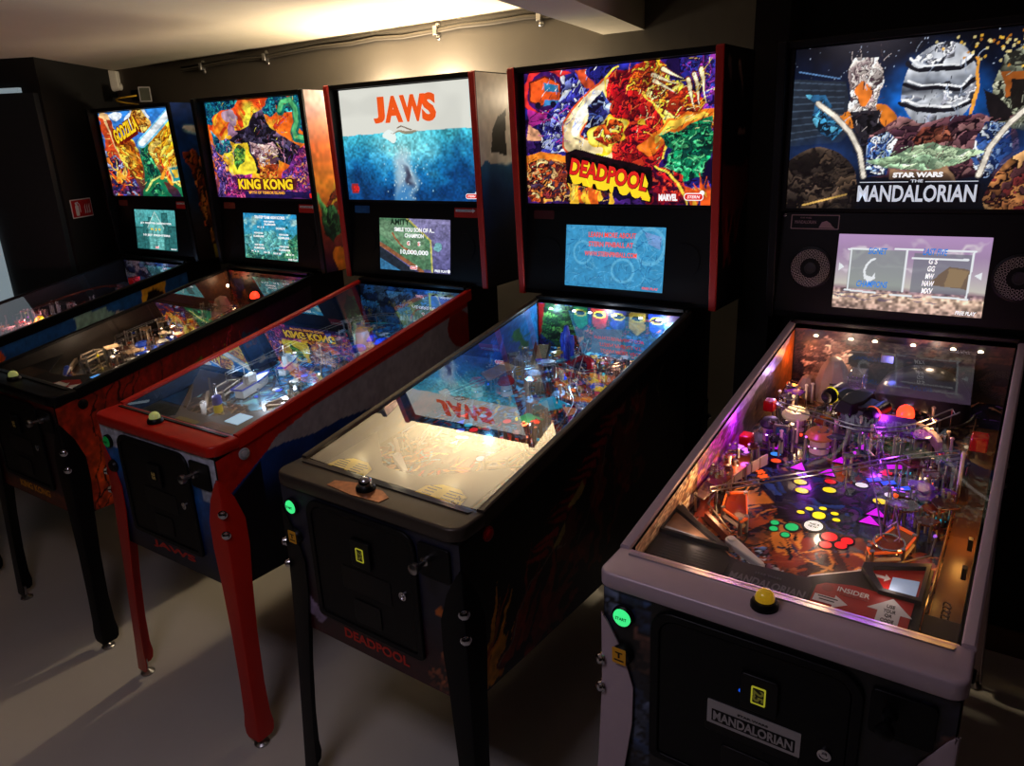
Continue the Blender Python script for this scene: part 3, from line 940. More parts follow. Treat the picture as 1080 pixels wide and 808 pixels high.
def art_front(kind):
    a = Art(90, 60, 1.35, (10, 10, 13), 51)
    if kind == 'sea':
        a.grad([(0, (5, 10, 24)), (.3, (10, 36, 84)), (.6, (18, 80, 150)), (.8, (28, 100, 170))], .04)
        a.fill(a.V > .83 + .03 * a.n1, (196, 200, 212))
        a.fill((a.V > .66) & (a.U > .86), (196, 200, 212), .9)
    elif kind == 'comic':
        a.grad([(0, (56, 12, 14)), (.25, (44, 12, 20)), (.5, (20, 20, 36)), (1, (30, 32, 48))], .08)
        m = a.mpoly([(.86, .3), (.98, .32), (.98, .0), (.8, .02)], .06)
        a.cells(m, 16, [(110, 50, 28), (84, 34, 22), (130, 70, 40)], (30, 10, 10), .2)
        a.poly([(.02, .26), (.06, .34), (.1, .28), (.2, .14), (.14, .08), (.06, .16)], (150, 130, 160), .03)
        a.poly([(.88, .58), (.95, .6), (.95, .54), (.88, .54)], (190, 96, 26), .05)
    elif kind == 'jungle':
        a.grad([(0, (70, 22, 36)), (.3, (40, 10, 20)), (.9, (20, 8, 10)), (1, (150, 30, 18))], .06)
        m = a.mpoly([(.1, .12), (.9, .14), (.9, 0), (.1, 0)], .05)
        a.fill(m, (96, 40, 14))
    elif kind == 'space':
        a.cells(a.U < .16, 22, [(40, 56, 84), (26, 34, 52), (70, 80, 100), (70, 46, 38), (14, 16, 22)], (8, 9, 12), .25, .05)
        a.cells(a.U > .85, 18, [(34, 32, 46), (60, 40, 34), (20, 20, 28)], (8, 8, 12), .25, .05)
    else:
        a.grad([(0, (30, 14, 12)), (1, (14, 30, 60))], .1)
    a.mottle(.3)
    return a

# ---------------------------------------------------------------- playfield artwork (u across 0..1, v front to back 0..1)
def art_pf(kind):
    a = Art(120, 230, .5, (40, 30, 30), 60 + len(kind))
    full = np.ones_like(a.U, bool)
    if kind == 'space':
        a.cells(full, 90, [(34, 28, 66), (20, 20, 44), (60, 30, 30), (16, 14, 22), (80, 44, 26)], (9, 8, 14), .16, .1)
        a.grad([(0, (120, 56, 20)), (.12, (196, 96, 26)), (.2, (150, 80, 34)), (.3, (60, 36, 40))], .16, mask=(a.V < .3 + .12 * a.n1))
        a.cells(a.V < .3 + .12 * a.n1, 60, [(150, 70, 24), (110, 50, 26), (190, 104, 34), (70, 40, 34), (60, 34, 50)], None, 0, .12, 2)
        a.ell(.47, .33, .3, .075, (150, 134, 116), wob=.14, soft=.9)
        a.ell(.47, .19, .42, .045, (200, 126, 36), wob=.16, soft=.9)
        a.flames(.5, .3, 24, .26, .03, [(190, 90, 26), (130, 50, 24), (220, 140, 50), (70, 30, 30)], 1.6, 2.8, wob=.05, width=.9)
        m = a.mell(.45, .195, .2, .04, wob=.1)
        a.cells(m, 26, [(90, 130, 196), (150, 176, 216), (40, 50, 90), (110, 70, 90), (206, 210, 220)], (16, 16, 30), .2, .05, 2, .3)
        a.ink(420, [(24, 14, 12), (220, 150, 70), (150, 70, 30), (40, 40, 70)], .05, .0035, (0, .1, 1, .5))
        a.ink(300, [(90, 60, 130), (16, 14, 26), (170, 120, 90)], .06, .004, (0, .4, 1, 1))
        m = (a.V > .34) & (a.V < .52) & (abs(a.U - .5 + .3 * a.n1) < .32)
        a.cells(m, 40, [(26, 36, 96), (20, 22, 60), (60, 30, 84), (36, 60, 130)], (10, 10, 26), .16, .08)
    elif kind == 'comic':
        a.cells(full, 150, [(150, 30, 24), (40, 60, 130), (200, 90, 30), (30, 120, 140), (20, 24, 50), (220, 170, 60)], (12, 8, 18), .18, .1)
        m = (a.V > .4) & (a.U < .62 + .2 * a.n1)
        a.cells(m, 80, [(20, 90, 150), (40, 140, 190), (14, 40, 90), (120, 60, 40), (90, 190, 210)], (8, 14, 30), .18, .1)
        m = (a.V < .36)
        a.cells(m, 40, [(96, 24, 18), (150, 60, 24), (60, 16, 18), (190, 110, 40)], (20, 6, 10), .18, .1)
        a.ink(500, [(255, 200, 90), (16, 10, 20), (120, 200, 230), (230, 70, 40)], .05, .004, (0, .2, 1, 1))
    elif kind == 'sea':
        a.cells(full, 80, [(120, 96, 72), (96, 76, 60), (140, 116, 88), (84, 70, 62)], (50, 40, 34), .14, .1)
        m = a.mpoly([(.2, .3), (.55, .28), (.7, .42), (.8, .6), (.9, 1), (0, 1), (.05, .5)], .1)
        a.cells(m, 70, [(36, 130, 190), (60, 160, 210), (20, 84, 150), (120, 200, 226)], (16, 60, 110), .12, .1, 2)
        a.grad([(0, (70, 74, 84)), (.2, (96, 96, 100))], .1, mask=a.V < .16)
        a.ink(400, [(60, 44, 34), (190, 160, 120), (150, 210, 235)], .06, .004, (0, .15, 1, 1))
    elif kind == 'jungle':
        a.cells(full, 120, [(90, 70, 40), (60, 54, 36), (130, 90, 50), (40, 60, 40), (150, 60, 40), (40, 44, 90)], (18, 14, 12), .18, .1)
    else:
        a.cells(full, 120, [(130, 30, 40), (90, 30, 60), (50, 50, 110), (160, 80, 60), (40, 30, 40)], (16, 10, 18), .18, .1)
    a.mottle(.3)
    return a

def art_wall(kind, left):
    """printed boards along the inside of the cabinet walls (u front to back, v up)"""
    a = Art(150, 30, 6, (14, 14, 18), 70)
    if kind == 'space' and left:
        a.grad([(0, (120, 84, 56)), (.25, (190, 150, 110)), (.33, (110, 40, 150)), (.5, (196, 90, 90)), (.6, (120, 90, 130)), (.8, (64, 50, 50)), (.88, (150, 80, 30)), (1, (196, 96, 26))], .05, axis=0)
        a.cells(a.U < .42, 26, [(206, 170, 130), (120, 84, 56), (90, 60, 46), (226, 200, 160)], None, 0, .06, .4)
        m = (a.U > .3) & (a.U < .56)
        a.cells(m, 30, [(150, 40, 170), (196, 90, 80), (120, 40, 120), (226, 130, 110), (170, 80, 190)], (90, 30, 80), .1, .06)
        m = a.mpoly([(.56, 0), (.6, .6), (.66, .8), (.8, .8), (.85, 0)], .05)
        a.fill(a.mpoly([(.4, 1), (.96, 1), (.9, .7), (.66, .75)], .03), (176, 160, 206))
        a.cells(m, 20, [(70, 56, 54), (48, 38, 38), (96, 76, 70)], (24, 18, 20), .2)
    elif kind == 'sea':
        a.grad([(0, (40, 60, 84)), (.5, (26, 50, 80)), (1, (10, 16, 30))], .1, axis=0)
    elif kind == 'comic':
        a.grad([(0, (30, 12, 12)), (.4, (20, 60, 110)), (.8, (14, 60, 130)), (1, (30, 110, 160))], .1, axis=0)
        a.flames(.75, .0, 8, .9, .12, [(30, 100, 200), (40, 130, 210)], 1.6, .5, width=.1)
        a.ell(.9, .4, .03, .3, (40, 90, 50), wob=.06)
        a.ell(.4, .3, .1, .5, (150, 50, 20), wob=.06, soft=.5)
    elif kind == 'jungle':
        a.grad([(0, (30, 26, 20)), (.6, (40, 26, 16)), (1, (90, 60, 40))], .1, axis=0)
    a.mottle(.3)
    return a

def art_back(kind):
    a = Art(110, 40, 3.2, (16, 16, 20), 80)
    full = np.ones_like(a.U, bool)
    if kind == 'comic':
        a.cells(full, 60, [(20, 60, 130), (150, 40, 30), (30, 90, 60), (60, 30, 90)], (10, 10, 24), .16, .06)
        a.cells(a.mpoly([(.03, 1), (.26, 1), (.3, .4), (.2, .1), (.03, .2)], .05), 26, [(60, 120, 50), (40, 90, 44), (100, 150, 70), (30, 60, 40)], (14, 34, 20), .2, .05)
        a.poly([(0, 1), (.05, 1), (.02, .3), (0, .2)], (180, 26, 20))
        for x, c in ((.32, (20, 150, 80)), (.46, (150, 30, 30)), (.59, (40, 50, 140)), (.72, (180, 150, 30)), (.85, (30, 70, 190))):
            a.poly([(x - .06, 1), (x + .06, 1), (x + .055, .62), (x, .46), (x - .055, .62)], c, .01, line=(12, 10, 18), lw=.02)
            a.ell(x, .86, .045, .08, (235, 220, 60))
            a.ell(x, .86, .036, .05, (24, 30, 50))
        m = a.mpoly([(.3, .5), (.6, .55), (.62, 0), (.3, 0)], .06)
        a.cells(m, 20, [(190, 50, 36), (220, 110, 60), (120, 30, 40)], (40, 10, 20), .2)
        m = a.mpoly([(.66, .5), (.8, .5), (.9, .8), (1, .9), (1, 0), (.7, 0)], .05)
        a.cells(m, 24, [(40, 110, 200), (30, 70, 150), (190, 120, 50), (90, 170, 230)], (10, 24, 60), .2)
    elif kind == 'sea':
        a.cells(full, 50, [(40, 90, 140), (60, 130, 180), (20, 50, 90), (90, 120, 140), (160, 140, 80)], (10, 24, 40), .16, .05)
        a.poly([(.7, .9), (.92, .9), (.92, .5), (.7, .5)], (30, 90, 160), line=(190, 160, 70), lw=.03)
    elif kind == 'space':
        a.cells(full, 50, [(44, 32, 32), (26, 24, 32), (70, 44, 36), (20, 20, 26)], (8, 8, 12), .16, .05)
        m = a.mpoly([(.06, .7), (.16, .9), (.3, .6), (.28, 0), (.06, 0)], .05)
        a.cells(m, 14, [(150, 116, 96), (180, 146, 126), (112, 84, 70)], (70, 50, 44), .12)
    elif kind == 'gold':
        a.cells(full, 50, [(90, 140, 190), (150, 190, 220), (50, 80, 130), (200, 210, 220), (60, 50, 80)], (20, 24, 50), .16, .05)
    else:
        a.cells(full, 40, [(60, 40, 30), (90, 50, 30), (30, 26, 60), (120, 30, 30)], (10, 8, 12), .16, .05)
    a.mottle(.3)
    return a

# ---------------------------------------------------------------- shared materials
BLACK = mat('black_laminate', (11, 11, 12), .45, vary=.2)
BLACKMETAL = mat('black_powder_coat', (8, 8, 9), .42, vary=.15)
for _m in (BLACK, BLACKMETAL):
    _m.node_tree.nodes['Principled BSDF'].inputs['Specular IOR Level'].default_value = .22
GREYMETAL = mat('grey_powder_coat', (188, 168, 176), .38, .2, vary=.06)
BROWNMETAL = mat('satin_brown_black_metal', (70, 62, 54), .38, .5, vary=.08)
REDMETAL = mat('red_powder_coat', (190, 28, 14), .34, vary=.06)
REDTRIM = mat('red_edge_trim', (176, 34, 24), .45, vary=.06)
BLACKPLASTIC = mat('black_plastic', (8, 8, 9), .4, vary=.15)
BLACKPLASTIC.node_tree.nodes['Principled BSDF'].inputs['Specular IOR Level'].default_value = .3
APRON = mat('apron_black', (21, 21, 23), .6, vary=.12)
CHROME = mat('chrome', (205, 205, 210), .13, 1., vary=0)
STEEL = mat('brushed_steel', (170, 168, 166), .3, 1., vary=.08)
WHITEPL = mat('white_plastic', (225, 222, 215), .35, vary=.04)
CREAM = mat('cream_rubber', (226, 205, 176), .45, vary=.08)
RUBBER = mat('white_rubber', (205, 200, 196), .6, vary=.08)
GLASS = glassmat('playfield_glass', .22, .52)
LOWGLASS = glassmat('antiglare_playfield_glass', .03, .16)
CLEARPL = mat('clear_acrylic', (215, 222, 230), .06, trans=.92, vary=0)
GREENBTN = mat('lit_green_button', (40, 200, 110), .3, emit=1.0, ecol=(60, 232, 130), vary=0)
DARKGREENBTN = mat('unlit_green_button', (10, 110, 50), .3, emit=.12, ecol=(20, 160, 70), vary=0)
AMBERLBL = mat('amber_label', (226, 160, 30), .5, vary=.05)
LIMELIT = mat('lit_coin_slot', (150, 150, 40), .4, emit=.4, ecol=(200, 196, 50), vary=0)
DIMSLOT = mat('unlit_coin_slot', (150, 140, 60), .4, vary=0)
CARDYEL = mat('cream_yellow_card', (235, 206, 56), .5, vary=.08)
INKDARK = mat('dark_ink', (34, 30, 20), .6, vary=0)
INKWHITE = mat('white_ink', (228, 226, 222), .6, vary=0)
INKGREY = mat('grey_ink', (112, 112, 118), .5, vary=0)
CARDRED = mat('red_card', (176, 30, 24), .5, vary=.05)
LEDW = mat('white_led', (255, 255, 250), .4, emit=8., ecol=(230, 240, 255), vary=0)
LEDWARM = mat('warm_led', (255, 240, 220), .4, emit=6., ecol=(255, 226, 186), vary=0)
LEDRED = mat('red_led', (255, 60, 40), .4, emit=4., ecol=(255, 50, 24), vary=0)
LEDVIO = mat('violet_led', (120, 60, 255), .4, emit=8., ecol=(120, 60, 255), vary=0)
TITLE_W = mat('lit_white_lettering', (240, 240, 240), .5, emit=.95, ecol=(244, 246, 246), vary=0)
TITLE_Y = mat('lit_yellow_lettering', (240, 200, 30), .5, emit=.95, ecol=(252, 214, 34), vary=0)
TITLE_R = mat('lit_red_lettering', (215, 30, 25), .5, emit=.9, ecol=(218, 34, 28), vary=0)
TITLE_O = mat('lit_orange_lettering', (226, 84, 26), .5, emit=.9, ecol=(228, 84, 26), vary=0)
TITLE_B = mat('lit_blue_lettering', (40, 130, 220), .5, emit=.85, ecol=(36, 124, 214), vary=0)
TITLE_DR = mat('lit_dark_red_outline', (120, 20, 16), .5, emit=.6, ecol=(124, 24, 16), vary=0)
TITLE_K = mat('black_outline', (10, 6, 10), .6, vary=0)
TITLE_S = mat('lit_silver_lettering', (190, 198, 210), .4, emit=.85, ecol=(196, 204, 216), vary=0)
LCDLIT = mat('lit_small_display', (190, 220, 240), .3, emit=.8, ecol=(176, 214, 240), vary=0)

def lamp(name, loc, energy, col, size=.02, parent=None):
    l = bpy.data.lights.new(name, 'POINT')
    l.energy = energy
    l.color = lin(col)
    l.shadow_soft_size = size
    o = bpy.data.objects.new(name, l)
    COL.objects.link(o)
    o.location = loc
    if parent is not None:
        o.parent = parent
    return o

def pz(y, h=0):
    return PFZ + PFK * y + h

def at(x, y, h=0.):
    return (x, y, pz(y, h))

def gz(y, h=0.):
    return GZ + GK * y + h

TRANS = {}
def tint(name, c, em=0.):
    return mat('tinted_' + name, c, .12, trans=.0, emit=em, vary=.15, coat=.5, scale=25)

# ---------------------------------------------------------------- playfield pieces
def flipper(root, px, py, tx, ty, m=WHITEPL, h=.012):
    rp = .0102
    d = Vector((tx - px, ty - py, 0)); L = d.length; d.normalize(); n = Vector((-d.y, d.x, 0))
    pts = []
    for i in range(9):
        a = PI / 2 + PI * i / 8
        pts.append((px + rp * (math.cos(a) * d.x + math.sin(a) * n.x), py + rp * (math.cos(a) * d.y + math.sin(a) * n.y)))
    for i in range(9):
        a = -PI / 2 + PI * i / 8
        pts.append((tx + .005 * (math.cos(a) * d.x + math.sin(a) * n.x), ty + .005 * (math.cos(a) * d.y + math.sin(a) * n.y)))
    b = MB()
    b.prism(pts, h, h + .013, PF)
    b.prism(circle(px, py, .008, 12), h - .01, h + .017, PF)
    o = b.build('flipper', m, root, .0015)
    r = MB()
    c = Vector(((px + tx) / 2, (py + ty) / 2, 0))
    big = [(c.x + (p[0] - c.x) * 1.05, c.y + (p[1] - c.y) * 1.12) for p in pts]
    r.ring(big, pts, h + .002, h + .011, PF)
    r.build('rubber', RUBBER, o)
    return o

def slingshot(root, tri, top, edge):
    o = MB().prism(tri, .028, .031, PF).build('slingshot', top, root)
    cx = sum(p[0] for p in tri) / len(tri); cy = sum(p[1] for p in tri) / len(tri)
    inn = [(cx + (p[0] - cx) * .9, cy + (p[1] - cy) * .9) for p in tri]
    MB().ring([(cx + (p[0] - cx) * 1.03, cy + (p[1] - cy) * 1.03) for p in tri], inn, .0295, .034, PF).build('edge', edge, o, .001)
    b = MB()
    for p in inn:
        b.prism(circle(p[0], p[1], .0045, 10), 0, .036, PF)
    b.build('post', STEEL, o)
    n = len(tri)
    MB().tube([Vector((p[0], p[1], .016)) for p in inn] + [Vector((inn[0][0], inn[0][1], .016))], .004, 6, PF).build('rubber', CREAM, o)
    return o

def bumper(root, x, y, cap, ring=CHROME, r=.03, glow=None):
    o = MB().lathe([(r * .75, 0), (r * .7, .03), (r * .95, .034)], PF @ Matrix.Translation((x, y, 0))).build('pop_bumper', glow or CREAM, root)
    MB().lathe([(r * 1.05, .036), (r * 1.1, .042), (r * .8, .052), (0.001, .054)], PF @ Matrix.Translation((x, y, 0))).build('cap', cap, o)
    MB().tube([Vector((x + r * 1.15 * math.cos(2 * PI * i / 20), y + r * 1.15 * math.sin(2 * PI * i / 20), .022)) for i in range(21)], .0018, 6, PF).build('ring', ring, o)
    return o

def wire_ramp(root, pts, gap=.02, m=STEEL, hoops=5, r=.0016, name='wire_ramp'):
    """two parallel rods with cross hoops; pts are (x, y, h)"""
    P = [Vector(p) for p in pts]
    # smooth
    Q = []
    n = len(P)
    for i in range(n - 1):
        p0, p1, p2, p3 = P[max(i - 1, 0)], P[i], P[i + 1], P[min(i + 2, n - 1)]
        for k in range(6):
            t = k / 6
            Q.append(.5 * ((2 * p1) + (p2 - p0) * t + (2 * p0 - 5 * p1 + 4 * p2 - p3) * t * t + (3 * p1 - p0 - 3 * p2 + p3) * t ** 3))
    Q.append(P[-1])
    L, R = [], []
    for i, p in enumerate(Q):
        d = (Q[min(i + 1, len(Q) - 1)] - Q[max(i - 1, 0)])
        s = Vector((-d.y, d.x, 0)).normalized() * gap / 2
        L.append(p + s); R.append(p - s)
    b = MB().tube(L, r, 6, PF).tube(R, r, 6, PF)
    st = max(1, len(Q) // hoops)
    for i in range(0, len(Q), st):
        m_ = (L[i] + R[i]) / 2 - Vector((0, 0, gap * .5))
        b.tube([L[i], m_, R[i]], r * .8, 5, PF)
    # standing legs down to the board
    for i in (0, len(Q) // 2, len(Q) - 1):
        p = (L[i] + R[i]) / 2
        b.tube([L[i], Vector((L[i].x, L[i].y, 0))], r, 5, PF)
    return b.build(name, m, root)

def post(root, x, y, h=.03, m=None, top=STEEL):
    o = MB().lathe([(.0035, 0), (.003, h), (.0046, h + .001), (.0046, h + .004), (.002, h + .006)], PF @ Matrix.Translation((x, y, 0)), 10).build('post', m or STEEL, root)
    return o

def bulb(root, x, y, h, m, r=.005):
    return MB().lathe([(r * .5, 0), (r * .9, r * .5), (r, r * 1.1), (r * .7, r * 1.8), (r * .1, r * 2.1)], PF @ Matrix.Translation((x, y, h)), 10).build('bulb', m, root)

def plastic(root, poly, h, m, edge=True):
    b = MB().prism(poly, h, h + .003, PF)
    o = b.build('plastic', m, root, .0008)
    p = MB()
    for q in poly[::2]:
        cx = sum(t[0] for t in poly) / len(poly); cy = sum(t[1] for t in poly) / len(poly)
        x, y = q[0] * .85 + cx * .15, q[1] * .85 + cy * .15
        p.prism(circle(x, y, .003, 8), 0, h + .006, PF)
    p.build('standoff', STEEL, o)
    return o

def insert(root, kind, x, y, r, m, ang=0., ink=None):
    if kind == 'round':
        poly = circle(x, y, r, 18)
    elif kind == 'oval':
        poly = circle(x, y, r, 18, r * .72)
    elif kind == 'arrow':
        poly = [(-r, -r * .9), (r, -r * .9), (0, r * 1.1)]
    elif kind == 'cross':
        q = r * .4
        poly = [(-r, -q), (-q, -q), (-q, -r), (q, -r), (q, -q), (r, -q), (r, q), (q, q), (q, r), (-q, r), (-q, q), (-r, q)]
    else:
        poly = [(-r, -r * .5), (r, -r * .5), (r, r * .5), (-r, r * .5)]
    if kind not in ('round', 'oval'):
        c, s = math.cos(ang), math.sin(ang)
        poly = [(x + c * p[0] - s * p[1], y + s * p[0] + c * p[1]) for p in poly]
    o = MB().prism(poly, .0006, .0016, PF).build('insert', m, root)
    k = 1.32
    MB().ring([(x + (p[0] - x) * k, y + (p[1] - y) * k) for p in poly], [(x + (p[0] - x) * 1.02, y + (p[1] - y) * 1.02) for p in poly], .0004, .0011, PF).build('border', BLACKPLASTIC, o)
    if ink:
        for j, t in enumerate(ink):
            MB().text(t, x, y + r * (.22 - .5 * j), r * .36, PF, r * 1.15, bold=.02, z=.0017).build('lettering', INKDARK, o)
    return o

def target(root, x, y, m, ang=0., w=.022, h=.03):
    c, s = math.cos(ang), math.sin(ang)
    M = PF @ Matrix.Translation((x, y, 0)) @ Matrix.Rotation(ang, 4, 'Z')
    o = MB().box((0, 0, h / 2 + .004), (w, .004, h), M).build('target', m, root, .001)
    return o

def clutter(root, rng, n, region, pal, leds, tall=.06):
    """raised plastics, posts and bulbs that crowd a playfield"""
    x0, y0, x1, y1 = region
    for i in range(n):
        x, y = rng.uniform(x0, x1), rng.uniform(y0, y1)
        k = rng.random()
        if k < .42:
            a0 = rng.uniform(0, 6.28); r = rng.uniform(.012, .032)
            poly = [(x + r * rng.uniform(.6, 1.1) * math.cos(a0 + 2 * PI * j / 5), y + r * rng.uniform(.6, 1.1) * math.sin(a0 + 2 * PI * j / 5)) for j in range(5)]
            plastic(root, poly, rng.uniform(.03, tall), rng.choice(pal))
        elif k < .7:
            post(root, x, y, rng.uniform(.03, tall + .01), rng.choice([STEEL, CREAM, STEEL, CHROME, CREAM, CLEARPL]))
        elif k < .86:
            bulb(root, x, y, rng.uniform(.006, .04), rng.choice(leds), rng.uniform(.003, .0055))
        else:
            target(root, x, y, rng.choice(pal), rng.uniform(-1, 1))

# ---------------------------------------------------------------- the pinball machine itself
def leg(root, sx, sy, m, ro, front=True):
    """angle-iron leg bolted round a cabinet corner; flares at the bolts, splays towards the floor"""
    yc = .011 if sy < 0 else 1.305
    zt = .835 if sy < 0 else .80
    prof = [(zt, .004), (zt - .012, .014), (.77, .044), (.70, .066), (.62, .067), (.52, .058), (.36, .049), (.2, .047), (.1, .051), (.06, .058), (.035, .055), (.026, .046)]
    rings = []
    t = .0035
    for z, w in prof:
        k = max(0., (.84 - z) / .84)
        off = .0015 + .030 * max(0, (k - .18) / .82) ** 1.15
        X = sx * (.2765 + off + t)
        Y = yc + sy * (off + .0015 + t)
        iw = -sx
        jw = -sy
        c = .006
        pts = [(X + iw * w, Y), (X + iw * c, Y), (X + iw * c * .3, Y + jw * c * .3), (X, Y + jw * c), (X, Y + jw * w),
               (X + iw * t, Y + jw * w), (X + iw * t, Y + jw * c), (X + iw * c, Y + jw * t), (X + iw * w, Y + jw * t)]
        if sx * sy > 0:
            pts = pts[::-1]
        rings.append([(p[0], p[1], z) for p in pts])
    o = MB().loft(rings[::-1]).build('leg', m, root, .0008, 1)
    X = sx * .304 ; Y = yc + sy * .026
    zf = -ro * X
    lv = MB()
    lv.lathe([(.021, zf + .001), (.022, zf + .005), (.012, zf + .012), (.006, zf + .016), (.006, .05)], Matrix.Translation((X - sx * .012, Y - sy * .012, 0)), 16)
    lv.build('leveler', STEEL, o)
    for z in (.737, .676):
        n = Vector((sx, sy, 0)).normalized()
        base = Vector((sx * .2785, yc + sy * .0035, z))
        q = n.to_track_quat('Z', 'Y').to_matrix().to_4x4()
        MB().lathe([(.0125, 0), (.0125, .003), (.010, .004), (.0095, .0095), (.006, .012), (.002, .0125)], Matrix.Translation(base) @ q, 12).build('bolt', CHROME, o)
    return o

def machine(C):
    x, y, yaw, ro = C['pos']
    root = empty('pinball_machine', (x, y, 0), (0, -ro, yaw))
    tag(root, C['label'], 'pinball machine', 'pinball machines along the wall')
    k = C['key']
    rng = random.Random(C['seed'])

    # ---- lower cabinet: side boards, front, back, floor
    def side_poly():
        return [(.011, .503), (1.31, .462), (1.31, 1.138), (1.12, 1.138), (1.12, gz(1.12, -.012)), (.02, gz(.02, -.012)), (.011, gz(.011, -.02))]
    b = MB()
    for s in (-1, 1):
        M = side_frame(0)
        b.prism(side_poly(), s * .259, s * .2765, M)
    b.box((0, .020, (.503 + .895) / 2), (.552, .018, .392))
    b.box((0, 1.301, .80), (.552, .018, .67))
    b.box((0, .66, .50), (.52, 1.28, .018))
    cab = b.build('cabinet', C.get('cab', BLACK), root, .003)
    # printed sides
    rail_z = lambda yy: gz(yy, -.03)
    for s, art in ((1, C['side']), (-1, C.get('lside') or C['side'])):
        art.build('side_decal', artmat('cabinet_print', 0, .4), cab,
                  lambda u, v, s=s: (np.full_like(u, s * .2775), .013 + 1.1 * u, (.505 - .031 * (.013 + 1.1 * u)) * (1 - v) + (GZ + GK * (.013 + 1.1 * u) - .03) * v))
    C['front'].build('front_decal', artmat('cabinet_print', 0, .4), cab,
                     lambda u, v: (-.275 + .55 * u, np.full_like(u, .0098), .505 + .385 * v))
    if C.get('front_title'):
        bt = MB()
        tx, mt = C['front_title']
        bt.text(tx, 0, .543, .026, front_frame(.0092), .21, bold=.03)
        bt.build('lettering', mt, cab)

    # ---- lock bar: one pressed metal piece wrapping the front
    cr = C.get('corner', .034)
    out = rrect(-.2825, -.002, .2825, .088, (cr, cr, .004, .004), 8)
    lb = MB()
    n = len(out)
    zt = lambda yy, e=0.: .9275 + .03 * max(0, yy - .01) + e
    def shrink(p, d):
        return (p[0] * (1 - d / .2825), .043 + (p[1] - .043) * (1 - d / .043))
    rings = []
    for d, dz in ((0.002, -.031), (0, -.028), (0, -.006), (.0008, -.003), (.0025, -.001), (.006, 0)):
        rings.append([(*shrink(p, d), zt(p[1], dz)) for p in out])
    lb.loft(rings)
    lockbar = lb.build('lockbar', C['lock'], root)
    # bevelled strip between the lock bar and the glass
    st = MB()
    st.add([(-.2555, .066, .9325), (.2555, .066, .9325), (.2615, .0905, .9275), (-.2615, .0905, .9275),
            (-.2555, .066, .926), (.2555, .066, .926), (.2615, .0905, .9255), (-.2615, .0905, .9255)],
           [(0, 1, 2, 3), (7, 6, 5, 4), (0, 4, 5, 1), (1, 5, 6, 2), (2, 6, 7, 3), (3, 7, 4, 0)])
    st.build('strip', C.get('strip', STEEL), lockbar)
    if C.get('button_plate'):
        pz0 = lambda x_, y_: (x_, y_, zt(y_, .0005))
        q = [(-.105, .012), (-.105, .036), (-.05, .052), (.03, .052), (.064, .036), (.06, .010), (-.02, .004)]
        MB().add([pz0(*t) for t in q] + [(t[0], t[1], zt(t[1], .0018)) for t in q], [tuple(range(7))[::-1], tuple(range(7, 14))] + [(i, (i + 1) % 7, 7 + (i + 1) % 7, 7 + i) for i in range(7)]).build('button_plate', C['button_plate'], lockbar)
    # action button
    bx, by = C.get('btn', (-.01, .04))
    MB().lathe([(.022, 0), (.022, .008), (.019, .013), (.015, .014)], Matrix.Translation((bx, by, .9275)), 22).build('button_base', BLACKPLASTIC, lockbar)
    MB().lathe([(.015, .010), (.0155, .018), (.013, .026), (.007, .031), (.001, .032)], Matrix.Translation((bx, by, .9275)), 20).build('action_button', C['btnmat'], lockbar)

    # ---- side rails and glass
    for s in (-1, 1):
        r = MB()
        prof = [(s * .2632, -.006), (s * .2632, .003), (s * .266, .005), (s * .279, .005), (s * .2822, .002), (s * .2822, -.034), (s * .2785, -.034), (s * .2785, -.006)]
        if s > 0:
            prof = prof[::-1]
        rings = [[(p[0], yy, gz(yy, p[1] + .001)) for p in prof] for yy in (.086, .4, .8, 1.135)]
        r.loft(rings)
        r.build('side_rail', C['rail'], root)
    g = MB()
    P = [(-.264, .0905), (.264, .0905), (.264, 1.118), (-.264, 1.118)]
    g.add([(a, c, gz(c, 0)) for a, c in P], [(0, 1, 2, 3)])
    g.build('playfield_glass', C.get('glass', GLASS), root, flat=True)

    # ---- playfield board and inner walls
    pf = C['pf'].build('playfield', artmat('playfield_print', 0, .22, .6), root,
                       lambda u, v: (-.2585 + .517 * u, .04 + 1.07 * v, PFZ + PFK * (.04 + 1.07 * v)))
    C['backart'].build('back_panel', artmat('cabinet_print', 0, .4), root,
                       lambda u, v: (-.2585 + .517 * u, np.full_like(u, 1.108), pz(1.108) + .148 * v))
    for s, key in ((-1, True), (1, False)):
        art_wall(k, key).build('inner_wall', artmat('cabinet_print', 0, .4), root,
                               lambda u, v, s=s: (np.full_like(u, s * .2582), .1 + 1.0 * u, pz(.1 + 1.0 * u) * (1 - v) + (gz(.1 + 1.0 * u) - .004) * v))
    # shooter lane groove and divider rail
    ln = MB().prism([(.206, .2), (.209, .2), (.209, .95), (.206, .95)], 0, .028, PF)
    ln.build('lane_guide', C.get('lanewood', mat('golden_wood', (176, 124, 52), .35, vary=.2)), root, .0008)
    MB().prism([(.211, .19), (.256, .19), (.256, .96), (.211, .96)], .0006, .0018, PF).build('shooter_lane', C.get('lanewood', mat('golden_wood', (176, 124, 52), .35, vary=.2)), root)
    MB().prism([(.206, .085), (.258, .085), (.258, .19), (.206, .19)], .02, .034, PF).build('lane_block', APRON, root, .002)
    sp = MB()
    sp.tube([Vector((.233 + .006 * math.cos(i * .9), .19 + .0016 * i, .016 + .006 * math.sin(i * .9))) for i in range(40)], .0012, 5, PF)
    sp.build('plunger_spring', STEEL, root)

    # ---- apron with instruction cards
    H = .040
    ap = MB().prism([(-.258, .085), (.205, .085), (.205, .30), (.19, .305), (.118, .262), (.04, .206), (.02, .19), (-.088, .185), (-.112, .192), (-.258, .318)], H - .004, H, PF)
    ap.prism([(-.258, .085), (.205, .085), (.205, .089), (-.258, .089)], 0, H - .004, PF)
    apron = ap.build('apron', C.get('apron', APRON), root, .0015)
    C['apron_fn'](apron, PF, H)

